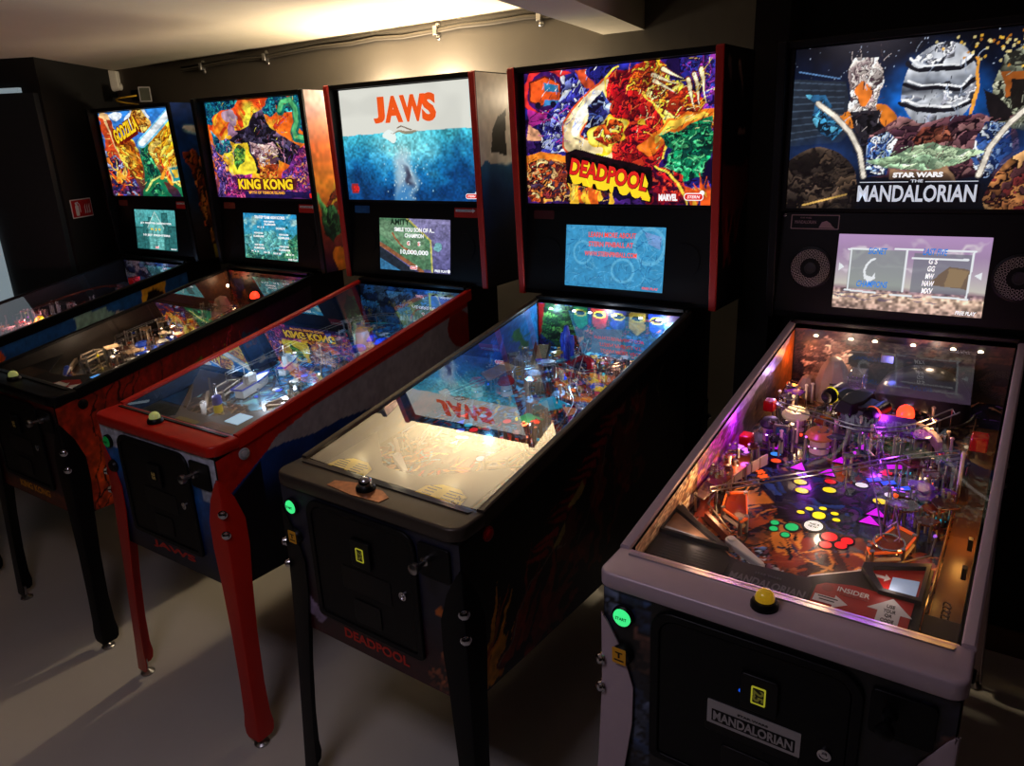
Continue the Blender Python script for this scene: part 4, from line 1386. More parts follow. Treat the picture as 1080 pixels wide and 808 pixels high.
    # ---- flippers, slingshots: the classic lower third
    fm = C.get('flip', WHITEPL)
    flipper(root, -.134, .262, -.062, .217, fm)
    flipper(root, .098, .262, .026, .217, fm)
    slingshot(root, [(-.196, .405), (-.160, .425), (-.126, .332), (-.134, .315), (-.184, .345)], C['slingtop'], C['slingedge'])
    slingshot(root, [(.164, .405), (.126, .425), (.093, .332), (.101, .315), (.152, .345)], C['slingtop'], C['slingedge'])
    for s in (-1, 1):
        gx = -.018
        MB().tube([Vector((gx + s * .209, .44, .014)), Vector((gx + s * .209, .38, .014)), Vector((gx + s * .13, .30, .014))], .0018, 6, PF).build('wire_guide', STEEL, root)
        b = MB()
        pts = [(gx + s * .196, .345), (gx + s * .128, .288), (gx + s * .118, .277), (gx + s * .124, .273), (gx + s * .198, .334)]
        b.prism(pts, .002, .02, PF)
        b.build('lane_guide', C.get('guide', CREAM), root, .001)
    C['toys'](root, rng)

    # ---- LED row under the top edge of the glass
    for i in range(6):
        xx = -.2 + .08 * i + .012 * math.sin(i * 2.1)
        MB().lathe([(.0062, 0), (.006, .003), (.003, .005)], Matrix.Translation((xx, 1.098, gz(1.098, -.018))), 12).build('led', C['led'] if C.get('leds', 6) > i else BLACKPLASTIC, root)

    # ---- coin door
    FF = front_frame(.0095)
    fr = MB().ring(rrect(-.182, .570, .158, .882, (.012, .012, .04, .04), 6), rrect(-.166, .584, .142, .868, (.008, .008, .03, .03), 6), 0, .008, FF)
    door = fr.build('coin_door', BLACKMETAL, root, .002)
    MB().prism(rrect(-.165, .585, .141, .867, (.008, .008, .03, .03), 6), .0005, .005, FF).build('door_plate', BLACKMETAL, door, .0015)
    cx, cz = (.008, .789) if k == 'space' else (-.006, .787)
    MB().prism(rrect(cx - .03, cz - .034, cx + .03, cz + .034, .006), .005, .012, FF).build('coin_bezel', BLACKPLASTIC, door, .0015)
    litc = C.get('litcoin', False)
    sl = MB().ring(rrect(cx - .0115, cz - .0165, cx + .0115, cz + .0165, .002), rrect(cx - .0092, cz - .0142, cx + .0092, cz + .0142, .002), .0115, .0135, FF)
    sl.build('coin_slot', LIMELIT if litc else BLACKPLASTIC, door)
    MB().prism(rrect(cx - .0095, cz - .0145, cx + .0095, cz + .0145, .001), .0115, .0128, FF).build('price_card', mat('dim_coin_card', (40, 38, 16), .5, emit=.04 if litc else 0, vary=0) if litc else BLACKPLASTIC, door)
    MB().text('25', cx, cz, .017, FF, z=.0130, bold=.03, rot=-PI / 2).build('price_lettering', mat('coin_lettering_lit', (120, 116, 40), .5, emit=.2, vary=0) if litc else mat('coin_lettering', (214, 186, 96), .5, vary=0), door)
    MB().lathe([(.0105, .004), (.0105, .009), (.0075, .0095), (.0075, .008), (.004, .008), (.0038, .0105), (.001, .0105)], FF @ Matrix.Translation((.112, .722, 0)), 16).build('lock', CHROME, door)
    MB().prism(rrect(-.05, .60, .035, .66, .006), .005, .0075, FF).build('return_cup', BLACKPLASTIC, door, .001)
    MB().prism(rrect(-.08, .68, .075, .74, .006), .005, .0065, FF).build('coin_plate', BLACKPLASTIC, door, .001)
    if C.get('door_extra'):
        C['door_extra'](door, FF)
    
    # ---- buttons on the front, plunger and flipper buttons
    sm = C['startmat']
    o = MB().lathe([(.021, 0), (.021, .006), (.0175, .009), (.017, .006)], FF @ Matrix.Translation((-.236, .843, 0)), 22).build('start_button', BLACKPLASTIC, root)
    MB().lathe([(.0165, .004), (.0165, .010), (.014, .012), (.001, .0125)], FF @ Matrix.Translation((-.236, .843, 0)), 22).build('button_cap', sm, o)
    MB().text('START', -.236, .843, .0062, FF, .022, bold=.02, z=.0127).build('lettering', mat('dark_green_ink', (8, 70, 34), .6, vary=0), o)
    o = MB().lathe([(.02, 0), (.02, .005), (.015, .012), (.001, .013)], FF @ Matrix.Translation((-.236, .764, 0)), 18).build('tournament_button', BLACKPLASTIC, root)
    if C.get('amber', True):
        MB().prism(rrect(-.253, .748, -.226, .780, .002), .0125, .0135, FF).build('label', AMBERLBL, o)
        MB().text('T', -.2395, .7665, .012, FF, .014, bold=.03, z=.0137).build('lettering', INKDARK, o)
        MB().prism([(-.249, .754), (-.230, .754), (-.230, .757), (-.249, .757)], .0135, .0138, FF).build('bar', INKDARK, o)
    o = MB().prism(rrect(.166, .795, .252, .872, .008), 0, .006, FF).build('plunger_plate', BLACKMETAL, root, .0015)
    pl = MB().lathe([(.011, .004), (.010, .016), (.0055, .018), (.0055, .036), (.011, .038), (.013, .044), (.012, .051), (.006, .054), (.001, .055)], FF @ Matrix.Translation((.193, .837, 0)), 18)
    pl.build('plunger', C.get('plungmat', STEEL), o)
    for s in (-1, 1):
        q = Matrix.Translation((s * .277, .099, .876)) @ Matrix.Rotation(s * PI / 2, 4, 'Y')
        o = MB().lathe([(.0165, 0), (.0165, .004), (.013, .0055), (.0115, .004)], q, 20).build('flipper_button', C['flipbtn'], root)
        MB().lathe([(.011, .002), (.011, .0085), (.008, .010), (.001, .0103)], q, 18).build('button_cap', C['flipbtn'], o)

    # ---- legs
    for sx in (-1, 1):
        for sy in (-1, 1):
            leg(root, sx, sy, C['leg'], ro)

    # ---- backbox: shell, edge trims, lit backglass, speaker panel, screen
    W2 = .3535
    b = MB()
    zb, zt_ = 1.1385, 1.868
    for s in (-1, 1):
        b.prism([(1.142, zb), (1.37, zb), (1.37, zt_), (1.119, zt_)], s * (W2 - .019), s * (W2 - .0005), side_frame(0))
    b.box((0, 1.25, zt_ - .009), (2 * W2 - .036, .236, .018))
    b.box((0, 1.26, zb + .009), (2 * W2 - .036, .21, .018))
    b.box((0, 1.362, (zb + zt_) / 2), (2 * W2 - .036, .014, zt_ - zb - .03))
    bb = b.build('backbox', BLACK, root, .002)
    for s in (-1, 1):
        MB().prism([(1.1355, zb), (1.144, zb), (1.121, zt_), (1.1125, zt_ - .004), (1.1115, zt_ - .012)], s * (W2 - .021), s * (W2 + .001), side_frame(0)).build('edge_trim', C['trim'], bb, .002)
    C['bbside'].build('side_decal', artmat('cabinet_print', 0, .4), bb,
                      lambda u, v: (np.full_like(u, W2 + .0006), 1.145 - .022 * v + (.225 + .02 * v) * u, zb + .004 + (zt_ - zb - .008) * v))
    MB().prism([(1.145, zb + .004), (1.368, zb + .004), (1.368, zt_ - .004), (1.123, zt_ - .004)], -W2 - .0006, -W2, side_frame(0)).build('side_decal', BLACK, bb)
    # black frame round the backglass
    BF = front_frame(1.158)
    fr = MB().ring([(-.334, 1.436), (.334, 1.436), (.334, 1.851), (-.334, 1.851)], [(-.3195, 1.4445), (.3195, 1.4445), (.3195, 1.8475), (-.3195, 1.8475)], -.002, .006, BF)
    fr.build('backglass_frame', BLACKPLASTIC, bb, .001)
    tr = C['tr'].build('backglass', artmat('lit_artwork', C.get('glow', 1.0), .18), root,
                       lambda u, v: (-.3205 + .641 * u, np.full_like(u, 1.1585), 1.4435 + .406 * v))
    C['titles'](tr, front_frame(1.1583))
    # speaker panel
    sp = MB()
    SPY = 1.150
    PT = Matrix.Translation((0, SPY, 0))
    SPM = Matrix(((1, 0, 0, 0), (0, .10, -1, SPY - .118), (0, 1, .0, 0), (0, 0, 0, 1)))
    o_, i_ = [(-.334, 1.157), (.334, 1.157), (.334, 1.435), (-.334, 1.435)], [(-.1775, 1.1775), (.1775, 1.1775), (.1775, 1.3755), (-.1775, 1.3755)]
    sp.ring(o_, i_, -.012, .002, SPM)
    spk = sp.build('speaker_panel', BLACKPLASTIC, root, .0015)
    scr = C['sc'].build('screen', artmat('lit_screen', C.get('scglow', .9), .12), root,
                        lambda u, v: (-.1775 + .355 * u, SPY - .118 + .10 * (1.1775 + .198 * v) + .002, 1.1775 + .198 * v))
    C['screen_text'](scr, SPM @ Matrix.Translation((0, 0, -.0016)))
    for s in (-1, 1):
        sx_ = s * .243
        M = SPM @ Matrix.Translation((sx_, 1.281, .002))
        if C.get('grille'):
            o = MB().lathe([(.058, 0), (.058, .004), (.052, .005), (.050, .002), (.03, -.002 + .003), (.024, .001)], M, 28).build('speaker', BLACKPLASTIC, spk)
            mesh = MB()
            for j in range(3):
                rr = .031 + .0085 * j
                nn = 20 + 6 * j
                for i in range(nn):
                    a = 2 * PI * (i + .5 * (j % 2)) / nn
                    cx_, cy_ = rr * math.cos(a), rr * math.sin(a)
                    mesh.ring(circle(cx_, cy_, .0043, 6), circle(cx_, cy_, .0031, 6), .0022, .0042, M)
            mesh.build('grille', mat('grey_mesh', (170, 168, 162), .4), o)
            MB().lathe([(.016, .002), (.016, .006), (.0135, .006), (.013, .003), (.001, .004)], M, 20).build('dust_cap', mat('dark_cone', (40, 40, 42), .4), o)
        else:
            o = MB().lathe([(.05, 0), (.05, .002), (.046, .002), (.02, .001)], M, 24).build('speaker', BLACKPLASTIC, spk)
    C['panel'](spk, SPM @ Matrix.Translation((0, 0, .0022)))
    # hinge-height neck lip over the glass
    MB().box((0, 1.128, 1.136), (.53, .03, .012)).build('backbox_lip', BLACKPLASTIC, root, .002)
    return root

# ---------------------------------------------------------------- lettering and logos
def tz(u, v):
    return -.3205 + .641 * u, 1.4435 + .406 * v

def sz(u, v):
    return -.1775 + .355 * u, 1.1775 + .198 * v

def pill_logo(parent, M, x, y, w, z=.0004):
    """small red lozenge with a white rim and lettering"""
    h = w * .36
    MB().prism(rrect(x - w / 2, y - h / 2, x + w / 2, y + h / 2, h * .45), z, z + .0003, M).prism(circle(x + w * .42, y + h * .5, h * .35, 12), z, z + .0002, M).build('logo', TITLE_W, parent)
    MB().prism(rrect(x - w * .46, y - h * .38, x + w * .46, y + h * .38, h * .36), z + .0003, z + .0006, M).build('logo', TITLE_R, parent)
    MB().text('STERN', x, y, h * .4, M, w * .66, bold=.02, shear=.2, z=z + .0007).build('logo_lettering', TITLE_W, parent)

def titles_gold(p, M):
    x, z = tz(.345, .78)
    MB().text('GODZILLA', x + .004, z - .005, .094, M, .25, bold=.11, rot=.30, z=.0003).build('lettering', TITLE_DR, p)
    MB().text('GODZILLA', x, z, .07, M, .226, bold=.03, rot=.30, z=.0008).build('lettering', TITLE_Y, p)

def titles_jungle(p, M):
    x, z = tz(.522, .145)
    MB().text('KING KONG', x, z, .054, M, .366, bold=.08, z=.0003).build('lettering', mat('lit_dark_maroon', (70, 14, 20), .5, emit=.5, ecol=(60, 10, 18), vary=0), p)
    MB().text('KING KONG', x, z, .044, M, .352, bold=.04, z=.0008).build('lettering', TITLE_Y, p)
    x, z = tz(.53, .058)
    MB().text('MYTH OF TERROR ISLAND', x, z, .0115, M, .232, bold=.02, z=.0006).build('lettering', mat('lit_amber_lettering', (250, 170, 30), .5, emit=.95, ecol=(252, 178, 34), vary=0), p)
    x, z = tz(.965, .035)
    MB().prism(rrect(x - .012, z - .009, x + .012, z + .009, .003), .0003, .0006, M).build('logo', TITLE_R, p)

def titles_sea(p, M):
    x, z = tz(.497, .80)
    b = MB()
    for ch, cx, w in (('J', -.118, .058), ('A', -.046, .088), ('W', .045, .118), ('S', .121, .066)):
        b.text(ch, x + cx, z, .092 if ch != 'S' else .096, M, w, bold=.055, z=.0004)
    b.build('lettering', TITLE_O, p)
    x, z = tz(.075, .105)
    MB().text('50', x, z, .022, M, .03, bold=.04, z=.0004).build('lettering', TITLE_R, p)
    x, z = tz(.95, .045)
    pill_logo(p, M, x, z, .052)

def titles_comic(p, M):
    x, z = tz(.475, .225)
    R = -.2
    dx, dz = .012, -.028
    MB().text('DEADPOOL', x + dx * .5, z + dz * .4, .092, M, .305, bold=.09, rot=R, z=.0003).build('lettering', TITLE_K, p)
    b = MB()
    for i in range(6):
        t = 1 - i / 6
        b.text('DEADPOOL', x + dx * t, z + dz * t, .054, M, .276, bold=.05, rot=R, z=.0006 + .00005 * i)
    b.build('lettering', TITLE_Y, p)
    MB().text('DEADPOOL', x, z, .056, M, .28, bold=.06, rot=R, z=.0012).build('lettering', TITLE_K, p)
    MB().text('DEADPOOL', x, z, .052, M, .274, bold=.035, rot=R, z=.0017).build('lettering', TITLE_R, p)
    x, z = tz(.79, .055)
    MB().prism(rrect(x - .033, z - .012, x + .033, z + .012, .001), .0003, .0006, M).build('logo', mat('lit_crimson', (170, 16, 20), .5, emit=.7, vary=0), p)
    MB().text('MARVEL', x, z, .02, M, .06, bold=.05, z=.0008).build('lettering', TITLE_W, p)
    x, z = tz(.915, .06)
    pill_logo(p, M, x, z, .06)

def titles_space(p, M):
    x, z = tz(.495, .207)
    MB().text('STAR WARS', x, z, .0125, M, .112, bold=.05, z=.0004).build('lettering', TITLE_W, p)
    x, z = tz(.495, .170)
    b = MB().text('THE', x, z, .0072, M, .028, bold=.03, z=.0004)
    b.prism([(x - .133, z - .003), (x - .019, z - .003), (x - .019, z - .001), (x - .133, z - .001)], .0003, .0006, M)
    b.prism([(x + .019, z - .003), (x + .133, z - .003), (x + .133, z - .001), (x + .019, z - .001)], .0003, .0006, M)
    b.build('lettering', TITLE_S, p)
    x, z = tz(.492, .095)
    MB().text('MANDALORIAN', x, z, .046, M, .278, bold=.05, z=.0003).build('lettering', TITLE_K, p)
    MB().text('MANDALORIAN', x, z, .042, M, .268, bold=.025, z=.0008).build('lettering', TITLE_S, p)

def lines(parent, M, m, rows, name='lettering'):
    for body, u, v, h, w, *r in rows:
        x, z = sz(u, v)
        MB().text(body, x, z, h, M, w, bold=r[0] if r else .03, shear=r[1] if len(r) > 1 else 0).build(name, m, parent)

def screen_city(p, M):
    lines(p, M, TITLE_W, [('JET FIGHTER DESTROYER', .51, .66, .011, .27), ('10 JET FIGHTERS', .51, .36, .0125, .23), ('FREE PLAY', .9, .04, .006, .05)])
    lines(p, M, TITLE_Y, [('K J S', .5, .51, .013, .085)])
    x, z = sz(.5, .06)
    pill_logo(p, M, x, z, .03)

def screen_island(p, M):
    rows = [('TRI-STEP TEAM HIGH SCORES', .5, .92, .0125, .2), ('GRAND CHAMPION', .49, .83, .007, .07), ('25,000,000', .5, .765, .010, .075), ('K J S', .33, .70, .008, .045), ('DOUBLE K', .7, .69, .009, .06)]
    for u, v0 in ((.28, .57), (.75, .56), (.28, .31), (.75, .30)):
        rows += [('HIGH SCORE', u, v0, .007, .06), ('15,000,000', u, v0 - .075, .010, .07)]
    rows += [('K J S', .2, .155, .008, .05), ('G S', .42, .15, .008, .04), ('N A W', .62, .14, .008, .05), ('M X V', .85, .135, .008, .05), ('FREE PLAY', .9, .03, .0075, .06)]
    lines(p, M, TITLE_W, rows)

def screen_billboard(p, M):
    lines(p, M, mat('lit_dark_green_lettering', (30, 60, 40), .5, emit=.3, vary=0), [('AMITY', .3, .93, .022, .1)])
    lines(p, M, TITLE_W, [('SMILE YOU SON OF A...', .5, .79, .016, .2), ('CHAMPION', .5, .68, .015, .095), ('10,000,000', .5, .36, .02, .14), ('FREE PLAY', .87, .045, .009, .06)])
    lines(p, M, TITLE_W, [('G', .42, .535, .017, .016), ('S', .57, .535, .017, .014)])
    lines(p, M, TITLE_R, [('G', .415, .53, .013, .010), ('S', .565, .53, .013, .009)])
    x, z = sz(.49, .07)
    pill_logo(p, M, x, z, .036)
    x, z = sz(.975, .05)
    MB().prism(circle(x, z, .0065, 16), 0, .0004, M).build('logo', TITLE_W, p)

def screen_blue(p, M):
    ro = mat('lit_scarlet_lettering', (240, 70, 40), .5, emit=.9, ecol=(236, 66, 36), vary=0)
    b = MB()
    for body, u, v, h, w in (('LEARN MORE ABOUT', .48, .855, .0165, .17), ('STERN PINBALL AT', .47, .705, .0165, .16), ('WWW.STERNPINBALL.COM', .47, .55, .0155, .188), ('FREE PLAY', .88, .05, .0075, .055)):
        x, z = sz(u, v)
        MB().text(body, x, z, h, M, w, bold=.016, z=.0005).build('lettering', ro, p)

def screen_desert(p, M):
    for m, d in ((TITLE_B, .02),):
        b = MB()
        for body, u, v, w in (('SIGNET', .283, .785, .046), ('CHAMPIONS', .268, .345, .076), ('LAST FIVE', .66, .80, .055)):
            x, z = sz(u, v)
            MB().text(body, x, z, .017, M, w, bold=d, shear=.2, z=.0004 if d < .05 else 0).build('lettering', m, p)
    lines(p, M, TITLE_W, [('G S', .655, .68, .014, .02, .03, .15), ('GG', .648, .585, .014, .017, .03, .15), ('MW', .645, .49, .014, .02, .03, .15), ('NAW', .64, .395, .014, .028, .03, .15), ('MXV', .64, .30, .014, .026, .03, .15), ('FREE PLAY', .9, .045, .0095, .046, .03, .2)])

# ---------------------------------------------------------------- small plates on the speaker panels
def panel_stickers(lcol, lbl, rcol=True):
    def f(spk, M):
        MB().prism(rrect(-.305, 1.392, -.225, 1.42, .003), 0, .0006, M).build('sticker', lcol, spk)
        if lbl:
            MB().text(lbl, -.265, 1.406, .008, M, .05, z=.0007).build('lettering', INKGREY, spk)
        if rcol:
            s = MB().prism(rrect(.198, 1.386, .312, 1.420, .002), 0, .0006, M).build('sticker', CARDRED, spk)
            MB().prism([(.204, 1.406), (.28, 1.406), (.28, 1.402), (.292, 1.410), (.28, 1.418), (.28, 1.414), (.204, 1.414)], .0006, .0009, M).build('arrow', INKWHITE, s)
            MB().text('INSIDER CONNECTED', .242, 1.41, .004, M, .07, z=.001).build('lettering', INKDARK, s)
    return f

def panel_space(spk, M):
    s = MB().ring(rrect(-.307, 1.386, -.18, 1.425, .002), rrect(-.3045, 1.3885, -.1825, 1.4225, .002), 0, .0007, M).build('sticker', mat('rose_grey_ink', (150, 128, 128), .5), spk)
    for t, tx, ty, th, tw in (('MANDALORIAN', -.268, 1.405, .009, .056), ('STAR WARS', -.268, 1.4165, .004, .03)):
        MB().text(t, tx, ty, th, M, tw, z=.0004).build('lettering', mat('rose_grey_ink', (150, 128, 128), .5), s)
    MB().prism([(-.232, 1.39), (-.225, 1.405), (-.213, 1.409), (-.203, 1.403), (-.196, 1.394), (-.19, 1.39)], .0002, .0006, M).build('ornament', mat('rose_grey_ink', (150, 128, 128), .5), s)
    MB().lathe([(.006, 0), (.006, .003), (.002, .005)], M @ Matrix.Translation((-.325, 1.425, 0)), 12).build('screw', CHROME, spk)

# ---------------------------------------------------------------- aprons
def card(parent, M, poly, z, m, rows=0, ink=INKDARK, name='card'):
    o = MB().prism(poly, z, z + .0008, M).build(name, m, parent)
    if rows:
        xs = [p[0] for p in poly]; ys = [p[1] for p in poly]
        x0, x1, y0, y1 = min(xs), max(xs), min(ys), max(ys)
        b = MB()
        r = random.Random(rows)
        for i in range(rows):
            t = (i + .5) / rows
            yy = y0 + (y1 - y0) * (.12 + .76 * t)
            for h0, h1 in ((.14, .46), (.54, .86)):
                a = x0 + (x1 - x0) * h0
                e = a + (x1 - x0) * (h1 - h0) * r.uniform(.6, 1)
                b.prism([(a, yy), (e, yy), (e, yy + (y1 - y0) * .22 / rows), (a, yy + (y1 - y0) * .22 / rows)], z + .0008, z + .0011, M)
        b.build('print', ink, parent)
    return o

def apron_space(ap, M, H):
    z = H
    fr = [(-.262, .302), (-.262, .205), (-.118, .203)]
    inn = [(-.2565, .283), (-.2565, .2115), (-.146, .2105)]
    MB().ring(fr, inn, z, z + .009, M).build('frame', APRON, ap, .001)
    MB().prism(inn, z + .0005, z + .001, M).build('card', mat('tan_card', (150, 112, 84), .5, vary=.5, scale=60), ap)
    MB().prism([(-.2545, .229), (-.17, .2185), (-.17, .2125), (-.2545, .2145)], z + .001, z + .0014, M).build('signature_strip', mat('pale_blue_card', (190, 196, 204), .5), ap)
    card(ap, M, [(-.247, .105), (-.252, .186), (-.118, .193), (-.106, .17), (-.106, .122)], z + .001, mat('charcoal_card', (26, 26, 30), .4, .0), 8, mat('soft_grey_ink', (64, 62, 64), .5))
    card(ap, M, [(-.098, .095), (-.098, .176), (-.085, .182), (.03, .188), (.038, .17), (.038, .095)], z + .001, mat('slate_plate', (40, 40, 46), .45))
    MB().text('MANDALORIAN', -.03, .139, .021, M, .128, bold=.03, z=z + .0019).build('lettering', INKGREY, ap)
    MB().text('STAR WARS', -.034, .163, .006, M, .046, z=z + .0019).build('lettering', INKGREY, ap)
    MB().prism([(-.098, .096), (.038, .096), (.038, .099), (-.098, .099)], z + .0018, z + .0022, M).build('yellow_line', mat('yellow_line', (190, 176, 30), .5), ap)
    red = card(ap, M, [(.044, .092), (.044, .176), (.056, .188), (.098, .2), (.19, .2), (.19, .092)], z + .001, CARDRED)
    MB().text('INSIDER', .102, .181, .0125, M, .05, bold=.02, z=z + .0019).build('lettering', INKWHITE, red)
    MB().text('CONNECTED', .104, .1695, .004, M, .044, z=z + .0019).build('lettering', mat('dull_pink_ink', (196, 120, 110), .5), red)
    MB().prism([(.047, .136), (.078, .136), (.078, .128), (.1, .1455), (.078, .162), (.078, .154), (.047, .154)], z + .0018, z + .0022, M).build('arrow', INKWHITE, red)
    MB().prism([(.053, .149), (.084, .149), (.084, .1515), (.053, .1515)], z + .0022, z + .0024, M).prism([(.056, .142), (.08, .142), (.08, .1445), (.056, .1445)], z + .0022, z + .0024, M).build('print', INKDARK, red)
    MB().prism([(.143, .094), (.176, .094), (.176, .156), (.193, .156), (.16, .193), (.127, .156), (.143, .156)], z + .0018, z + .0022, M).build('arrow', INKWHITE, red)
    for t, yy, w in (('USE', .171, .012), ('YOUR', .159, .018), ('QR', .147, .011), ('CODE', .135, .019)):
        MB().text(t, .16, yy, .0085, M, w, bold=.02, z=z + .0023).build('lettering', INKDARK, red)
    MB().prism([(.152, .104), (.166, .11), (.17, .126), (.156, .122)], z + .0023, z + .0027, M).build('pictogram', INKDARK, red)
    MB().prism(circle(.062, .176, .009, 16), z + .0018, z + .002, M).build('seal', mat('dark_red_seal', (150, 24, 22), .5), red)
    fo = [(.1, .262), (.2, .306), (.2, .196), (.136, .196), (.1, .247)]
    fi = [(.118, .257), (.193, .292), (.193, .205), (.142, .205), (.118, .246)]
    MB().ring(fo, fi, z, z + .009, M).build('frame', APRON, ap, .001)
    MB().prism(fi, z + .0005, z + .001, M).build('card', CARDRED, ap)
    MB().prism([(.122, .2475), (.138, .2475), (.138, .2545), (.147, .244), (.138, .2335), (.138, .2405), (.126, .2405)], z + .001, z + .0014, M).build('arrow', INKWHITE, ap)
    MB().prism([(.149, .207), (.189, .207), (.189, .256), (.149, .25)], z + .001, z + .0022, M).build('display', mat('pale_blue_display', (150, 170, 196), .25, emit=.35, ecol=(150, 172, 206), vary=.2), ap)

def apron_comic(ap, M, H):
    z = H
    octo = lambda x0, y0, x1, y1: [(x0, y0 + .02), (x0 + .02, y0), (x1 - .02, y0), (x1, y0 + .025), (x1 - .012, y1 - .02), (x1 - .045, y1), (x0 + .045, y1), (x0 + .01, y1 - .02)]
    for x0, x1, rows in ((-.247, -.107, 8), (.046, .186, 7)):
        MB().prism(octo(x0 - .004, .083, x1 + .004, .184), z, z + .0008, M).build('card_backing', mat('olive_grey_card', (96, 92, 80), .5), ap)
        card(ap, M, octo(x0, .087, x1, .18), z + .0008, CARDYEL, rows)
    for t, yy in (('2x1', .15), ('3x2', .13), ('3x4', .11)):
        MB().text(t, .165, yy, .013, M, .022, bold=.03, z=z + .0022, rot=-.1).build('lettering', INKDARK, ap)
    MB().prism([(-.06, .1), (.02, .1), (.02, .125), (-.06, .125)], z, z + .0008, M).build('plate', mat('olive_plate', (120, 112, 66), .5), ap)

def apron_sea(ap, M, H):
    z = H
    card(ap, M, rrect(-.245, .1, -.115, .185, .02), z, mat('grey_sail_card', (74, 78, 66), .55, vary=.3), 9, mat('dark_olive_ink', (44, 46, 38), .6))
    MB().prism([(-.255, .2), (-.13, .2), (-.16, .235), (-.255, .305)], z, z + .001, M).build('card', mat('sea_blue_card', (40, 90, 140), .4, vary=.6, scale=50), ap)
    MB().prism([(-.128, .195), (-.112, .195), (-.15, .235), (-.255, .318), (-.258, .305)], z, z + .006, M).build('edge', mat('brown_grey', (82, 70, 60), .5), ap)
    card(ap, M, rrect(-.08, .095, .02, .15, .004), z, mat('olive_plate', (120, 112, 66), .5))
    card(ap, M, rrect(.04, .10, .175, .165, .02), z, mat('rust_card', (120, 56, 42), .5, vary=.4), 5, mat('dark_rust_ink', (70, 30, 26), .6))
    MB().prism([(.09, .18), (.15, .18), (.15, .235), (.09, .235)], z, z + .002, M).build('display', LCDLIT, ap)

def apron_jungle(ap, M, H):
    z = H
    card(ap, M, rrect(-.245, .1, -.115, .19, .008), z, mat('brown_card', (70, 54, 44), .5, vary=.3), 7, mat('tan_ink', (120, 96, 66), .6))
    card(ap, M, rrect(-.085, .09, .0, .12, .003), z, mat('olive_plate', (150, 136, 50), .5))
    card(ap, M, [(.02, .1), (.1, .085), (.19, .11), (.18, .16), (.1, .19), (.04, .16)], z, CARDRED)
    MB().prism([(.04, .125), (.09, .125), (.09, .112), (.115, .137), (.09, .16), (.09, .15), (.04, .15)], z + .001, z + .0014, M).prism([(.13, .1), (.16, .105), (.16, .14), (.172, .14), (.145, .168), (.118, .14), (.13, .14)], z + .001, z + .0014, M).build('arrow', INKWHITE, ap)
    MB().prism([(.12, .215), (.185, .215), (.185, .245), (.12, .245)], z, z + .002, M).build('display', mat('blue_lit_display', (90, 170, 250), .3, emit=.9, ecol=(96, 170, 250), vary=0), ap)

def apron_gold(ap, M, H):
    z = H
    card(ap, M, rrect(-.245, .1, -.115, .19, .008), z, mat('brown_card', (70, 54, 44), .5, vary=.3), 7)
    card(ap, M, rrect(.04, .1, .18, .18, .008), z, CARDRED, 5, INKWHITE)

# ---------------------------------------------------------------- toys on each playfield
def lit(name, c, e=.9):
    return mat('lit_' + name, c, .3, emit=e, vary=0)

YEL, GRN, RED_, WHT, MAG, BLU, CYA, ORG, VIO = [lit(*q) for q in (('yellow', (240, 222, 20)), ('green', (20, 176, 96)), ('red', (216, 24, 30)), ('white', (225, 226, 218)),
     ('magenta', (206, 20, 226)), ('blue', (20, 84, 226)), ('cyan', (30, 160, 190)), ('orange', (230, 84, 28)), ('violet', (150, 90, 230)))]
LBLUE = lit('pale_blue', (60, 150, 220))
REDCLEAR = mat('red_clear_plastic', (170, 10, 14), .12, emit=.12, vary=.5, coat=1., scale=60)
DOME = mat('dark_slate_plastic', (46, 42, 52), .3, vary=.2, coat=.4)
TAN = mat('tan_cloth_plastic', (168, 136, 112), .6, vary=.3)

def red_dome(root, x, y, h, r=.016):
    o = MB().box((0, 0, h / 2), (r * 2.2, r * 2.2, h), PF @ Matrix.Translation((x, y, 0))).build('flasher', BLACKPLASTIC, root, .001)
    MB().lathe([(r, h), (r, h + r * .5), (r * .8, h + r), (r * .4, h + r * 1.3), (.001, h + r * 1.4)], PF @ Matrix.Translation((x, y, 0)), 16).build('dome', LEDRED if r > .017 else REDCLEAR, o)

